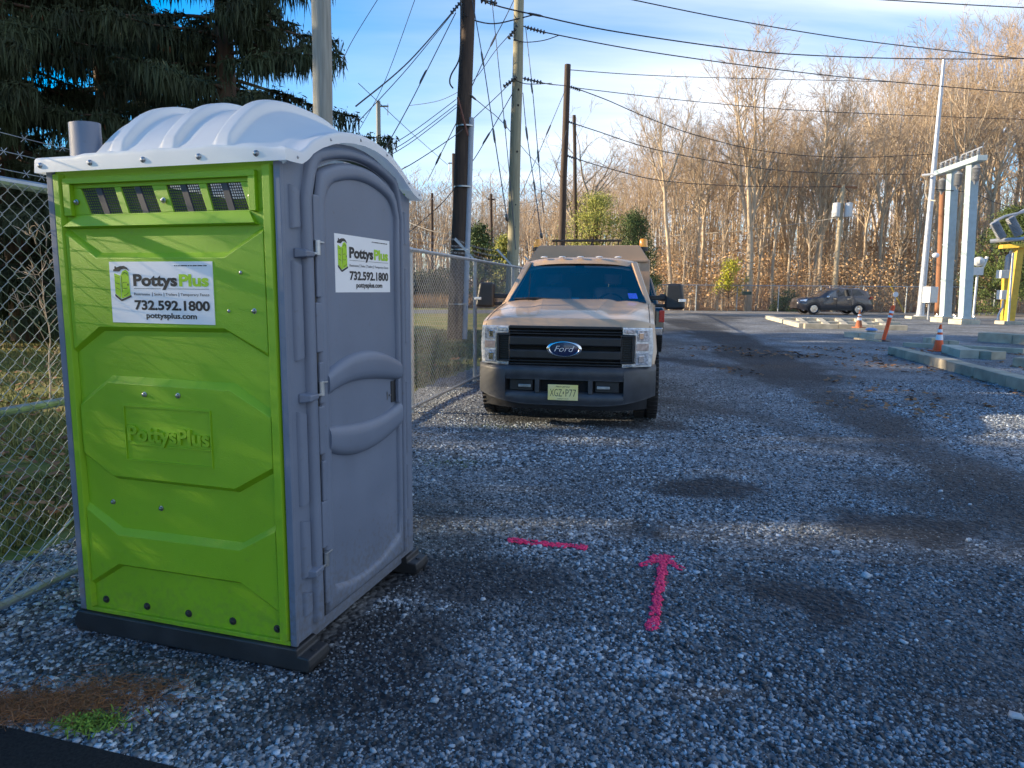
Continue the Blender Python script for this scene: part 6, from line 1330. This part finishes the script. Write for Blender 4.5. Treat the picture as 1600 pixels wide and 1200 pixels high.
# evergreens
needg = add_island(mat('spruce_needles', (.048, .070, .034), .75, var=.3, vscale=1.5), 'shade', .45, 1.5)
conem = mat('spruce_cone', (.22, .10, .045), .8, var=.3)
def spruce(name, seed, H, Rm, loc, label, rz=0.0, nb=190, dens=1.0):
    rg = np.random.default_rng(seed); root = empty(name, loc, rz, label, 'tree'); big = []
    b = MB(); b.tube([(0, 0, -.2), (0, 0, H*.5), (0, 0, H)], [.34, .2, .02], 10); b.build('trunk', barkdm, root, smooth=60)
    S0, S1, Wd, SH = [], [], [], []; cones = []
    for i in range(nb):
        t = (i+rg.random())/nb; z = H*(.06+.92*t); L = Rm*(1-t)**.75*(.45+.75*rg.random())+.25; a = rg.random()*6.283; cs, sn = math.cos(a), math.sin(a)
        n = max(4, int(L/.35)); pts = []
        for k in range(n+1):
            s_ = k/n; r_ = L*s_; dz = .22*L*(s_*.5) - .34*L*s_**1.3*(1-.2*t) + .16*L*max(0, s_-.6)**1.5*2
            pts.append(np.array([cs*r_-sn*.05*math.sin(s_*5+i), sn*r_+cs*.05*math.sin(s_*5+i), z+dz]))
        for k in range(n): big.append((pts[k], pts[k+1], .045*(1-k/n)+.012, .045*(1-(k+1)/n)+.01))
        m_ = int(L*13*dens)+4; tt = .12+.88*rg.random(m_)**.8; ii = np.minimum((tt*n).astype(int), n-1); ff = tt*n-ii; P = np.array(pts); base = P[ii]*(1-ff)[:, None]+P[ii+1]*ff[:, None]
        # side twig then a hanging spray
        sd = np.where(rg.random(m_) < .5, 1, -1); out = np.stack([-sn*sd, cs*sd, np.zeros(m_)], -1)+np.stack([np.full(m_, cs), np.full(m_, sn), np.zeros(m_)], -1)*rg.normal(.45, .3, (m_, 1)); ll = (.18+.62*rg.random(m_))*(1.15-.6*tt)*min(1, L/2)
        e1 = base+out*ll[:, None]*.75+np.stack([0*ll, 0*ll, -ll*.18], -1)
        S0.append(base); S1.append(e1); Wd.append(np.full(m_, .042)); br = np.full(m_, rg.random()*.5)+rg.random(m_)*.3; SH.append(br)
        for rep in range(13):
            q = rg.random(m_)[:, None]; st = base*(1-q)+e1*q+rg.normal(0, .08, (m_, 3)); hl = (.05+.62*rg.random(m_)**2.4)*min(1.1, .45+L/3); en = st+np.stack([rg.normal(0, .085, m_), rg.normal(0, .085, m_), -hl], -1); S0.append(st); S1.append(en); Wd.append(.010+.014*rg.random(m_)); SH.append(br+rg.random(m_)*.25)
        if rg.random() < .42 and t > .1 and L > 1:
            for _ in range(3):
                c = pts[int(n*(.6+.39*rg.random()))]; cones.append(c+np.array([rg.normal(0, .12), rg.normal(0, .12), -.14-.1*rg.random()]))
    A, B_ = np.array([x[0] for x in big]), np.array([x[1] for x in big]); V, F = seg_mesh(A, B_, [x[2] for x in big], [x[3] for x in big], 5); np_mesh('limbs', V, F, barkdm, root)
    S0, S1, Wd, SH = np.concatenate(S0), np.concatenate(S1), np.concatenate(Wd), np.clip(np.concatenate(SH), 0, 1); N = len(S0)
    d = S1-S0; w = np.cross(d, rg.normal(size=(N, 3))); w /= np.linalg.norm(w, axis=1, keepdims=True)+1e-9; w2 = np.cross(d, w); w2 /= np.linalg.norm(w2, axis=1, keepdims=True)+1e-9
    mid = S0+d*.45
    V = np.concatenate([np.stack([S0, mid+q*Wd[:, None], S1, mid-q*Wd[:, None]], 1) for q in (w, w2)]); V = V.reshape(-1, 3); np_mesh('crown', V, np.arange(len(V)).reshape(-1, 4), needg, root, attrs={'shade': np.tile(np.repeat(SH, 4), 2)})
    if cones:
        b = MB()
        C = np.array(cones); V, F = seg_mesh(np.concatenate([C, C+[0,0,-.05]]), np.concatenate([C+[0,0,-.05], C+[0,0,-.15]]), np.concatenate([np.full(len(C), .012), np.full(len(C), .024)]), np.concatenate([np.full(len(C), .024), np.full(len(C), .006)]), 6); np_mesh('cones', V, F, conem, root)
    return root
spruce('spruce_tree', 71, 21, 4.4, foot(372, 19.5), 'big dark spruce with drooping cone laden boughs behind the cabin roof', .3, nb=215)
spruce('spruce_tree', 72, 22, 4.8, foot(40, 19), 'dense dark spruce filling the upper left corner behind the fence', 1.4, nb=270)
spruce('spruce_tree', 73, 19, 4.2, foot(185, 24.5), 'dark spruce set back between the two nearer spruces', 2.2, nb=180)
spruce('spruce_tree', 74, 20, 4.6, foot(-190, 21), 'dark spruce at the far left mostly outside the picture', .9, nb=170, dens=.7)

def leafy(name, seed, loc, clumps, N, size, mt, label, cat='tree', spread=(.3, .3, .2), trunk=None, rz=0.0):
    rg = np.random.default_rng(seed); root = empty(name, loc, rz, label, cat); C0 = np.array(clumps); kk = rg.integers(0, len(C0), N); C = C0[kk]+rg.normal(0, 1, (N, 3))*np.array(spread); C[:, 2] = np.maximum(C[:, 2], .05)
    V, F = leaf_faces(C, np.full(N, size), rg); hb = rg.random(len(C0)); np_mesh('crown', V, F, mt, root, attrs={'shade': np.repeat(np.clip(hb[kk]*.7+.3*rg.random(N), 0, 1), 4)})
    segs = []
    top = C0[:, 2].max()
    for c in C0[::max(1, len(C0)//60)]: segs.append(((c[0]*.06, c[1]*.06, c[2]*.62), tuple(c), .035*top/4, .012))
    tr = trunk or (.03*top/2)
    segs.append(((0, 0, -.1), (0, 0, top*.5), tr, tr*.7)); segs.append(((0, 0, top*.5), (0, 0, top*.93), tr*.7, tr*.15))
    V, F = seg_mesh(np.array([s_[0] for s_ in segs]), np.array([s_[1] for s_ in segs]), [s_[2] for s_ in segs], [s_[3] for s_ in segs], 6); np_mesh('trunk', V, F, barkdm, root)
    return root
def cone_clumps(seed, H, R_, n, z0=.05, pw=.8):
    rg = np.random.default_rng(seed); t = rg.random(n)**.8; a = rg.random(n)*6.283; r_ = R_*(1-t)**pw*(.35+.75*rg.random(n)); return np.stack([np.cos(a)*r_, np.sin(a)*r_, H*(z0+(1-z0)*t)], -1)
def mound_clumps(seed, rx, ry, rz_, n):
    rg = np.random.default_rng(seed); v = rg.normal(size=(n, 3)); v /= np.linalg.norm(v, axis=1, keepdims=True); v[:, 2] = np.abs(v[:, 2]); return v*np.array([rx, ry, rz_])*(.55+.5*rg.random((n, 1)))
pineg = add_island(mat('pine_yellow_green', (.34, .35, .08), .8), 'shade', .55, 1.4)
cedarg = add_island(mat('cedar_green', (.075, .115, .035), .8), 'shade', .45, 1.4)
hedgeg = add_island(mat('hedge_green', (.035, .06, .025), .8), 'shade', .45, 1.5)
bushy = add_island(mat('bush_yellow_green', (.42, .42, .03), .75), 'shade', .6, 1.3)
everg = add_island(mat('evergreen_green', (.085, .125, .03), .8), 'shade', .4, 1.5)  # one even green for the right-hand evergreens and the low shrub
z_ = at(930, 308, 46).z; leafy('pine_tree', 81, foot(928, 46), cone_clumps(81, z_, 3.4, 130, .12, .6), 26000, .05, pineg, 'soft yellow green pine behind the roof of the tan truck', spread=(.5, .5, .22))
z_ = at(988, 335, 44).z; leafy('cedar_tree', 82, foot(990, 44), cone_clumps(82, z_, 1.5, 80, .2, .4), 18000, .05, cedarg, 'small dark green cedar right of the yellow green pine', spread=(.24, .24, .2))
z_ = at(1140, 408, 53.4).z; leafy('holly_bush', 83, foot(1137, 53.2), [(rx, .2*ry, z) for rx, ry, z in zip(np.random.default_rng(3).normal(0, .38, 26), np.random.default_rng(4).normal(0, 1, 26), np.linspace(1.6, z_, 26))], 2200, .06, bushy, 'bright yellow green bush at the wood edge behind the far fence', 'bush', spread=(.2, .2, .2), trunk=.05)
z_ = at(1580, 330, 47).z; leafy('evergreen_tree', 84, foot(1570, 47), cone_clumps(84, z_, 3.0, 150, .03, .5), 30000, .06, everg, 'sunlit bushy evergreen tree behind the yellow stand', spread=(.3, .3, .22))
z_ = at(1620, 290, 50).z; leafy('evergreen_tree', 85, foot(1640, 50), cone_clumps(85, z_, 3.0, 130, .03, .5), 12000, .09, everg, 'taller evergreen tree at the right edge behind the yellow stand', spread=(.3, .3, .22))
z_ = at(1222, 452, 52.5).z; leafy('green_shrub', 86, foot(1226, 53.6), mound_clumps(86, 1.1, .7, z_, 40), 2400, .06, everg, 'low green shrub behind the far fence near the crossover nose', 'bush', spread=(.2, .2, .16), trunk=.04)
for k, (u, v, w, Y) in enumerate(((668, 425, 2.6, 60), (700, 420, 2.4, 61), (640, 422, 2.6, 59))):
    z_ = at(u, v, Y).z; leafy('hedge_bush', 90+k, foot(u, Y), mound_clumps(90+k, w, 1.6, z_, 90), 6500, .10, hedgeg, ('dark clipped evergreen bush across the road left of the thick pole', 'dark evergreen bush across the road right behind the thick pole', 'dark evergreen bush across the road next to the cabin edge')[k], 'bush', spread=(.3, .3, .22), trunk=.06)
z_ = at(745, 352, 58).z; leafy('cedar_tree', 95, foot(748, 58), cone_clumps(95, z_, 2.0, 110, .05, .45), 9000, .10, cedarg, 'green cedar across the road just right of the conduit pole', spread=(.28, .28, .2))
z_ = at(783, 372, 62).z; leafy('cedar_tree', 96, foot(786, 62), cone_clumps(96, z_, 1.6, 80, .05, .5), 6000, .10, pineg, 'small yellow green conifer across the road left of the greenish pole', spread=(.28, .28, .2))
strawm = add_island(mat('dry_straw', (.34, .22, .11), .9), 'shade', .5, 1.4)
k = 9000; Xs = rng.uniform(-22, 1.0, k); Ys = 54.5+rng.random(k)*5; hgt = .4+.9*rng.random(k); a = rng.random(k)*6.283; bx, by = np.cos(a)*.03, np.sin(a)*.03
V = np.stack([np.stack([Xs-bx, Ys-by, 0*Xs], -1), np.stack([Xs+bx, Ys+by, 0*Xs], -1), np.stack([Xs+rng.normal(0, .2, k), Ys+rng.normal(0, .2, k), hgt], -1)], 1)
tag(np_mesh('dry_grass', V, np.arange(3*k).reshape(-1, 3), strawm, attrs={'shade': np.repeat(rng.random(k), 3)}), 'tall dry brown grass beyond the road', 'grass', kind='stuff')
# thin young tree just behind the fence at the far left
y0 = bare_tree('young_tree', 99, 5.5, .03, 1, .25, dens=(0, 1.2, 1.2, 1.0), bend=.05, nl=9, lenf=.3, twig=twiggrey); put_tree(y0, foot(78, 9.0), 2.3, .5, 'thin young bare tree behind the fence at the far left', 'tree')

# unseen trees and bushes, added on the left to cast shade over the yard
SH_ = 'unseen bare tree added off to the left so its branches shade the yard'
for k, (x, y, h, pr) in enumerate(((-17, 5.2, 14, 4), (-21, 6.5, 17, 0), (-30, 9.5, 20, 4), (-36, 6.0, 21, 0), (-28, 15.5, 20, 2), (-40, 14.5, 21, 4), (-48, 5.0, 23, 2))):
    put_tree(TALL[pr], (x, y, 0), h, k*1.3, SH_, 'tree', 'added shade trees off to the left', wide=1.1)
spruce('spruce_tree', 75, 16, 3.6, (-16, 12.9, 0), 'unseen dark spruce added off to the left to shade the middle of the yard', .4, nb=80, dens=.5)
spruce('spruce_tree', 76, 14, 2.9, (-18, 6.5, 0), 'smaller unseen dark spruce added off to the left to shade the gravel before the truck', 1.9, nb=120, dens=.6)
for k, (x, y, w, h) in enumerate(((-9.5, 3.6, 1.1, 3.1), (-9.2, 1.7, 1.15, 4.9), (-14.0, 1.9, 1.25, 6.4), (-8.8, 2.62, .48, 4.7), (-10.4, .4, 1.2, 3.9))):
    leafy('added_shade_bush', 110+k, (x, y, 0), mound_clumps(110+k, w, w, h, 90), 9000, .07, hedgeg, ('nearest the cabin', 'tall middle', 'tallest distant', 'slim upright', 'rearmost')[k]+' unseen evergreen bush added on the left to shade the ground', 'bush', spread=(.25, .25, .2), trunk=.06)
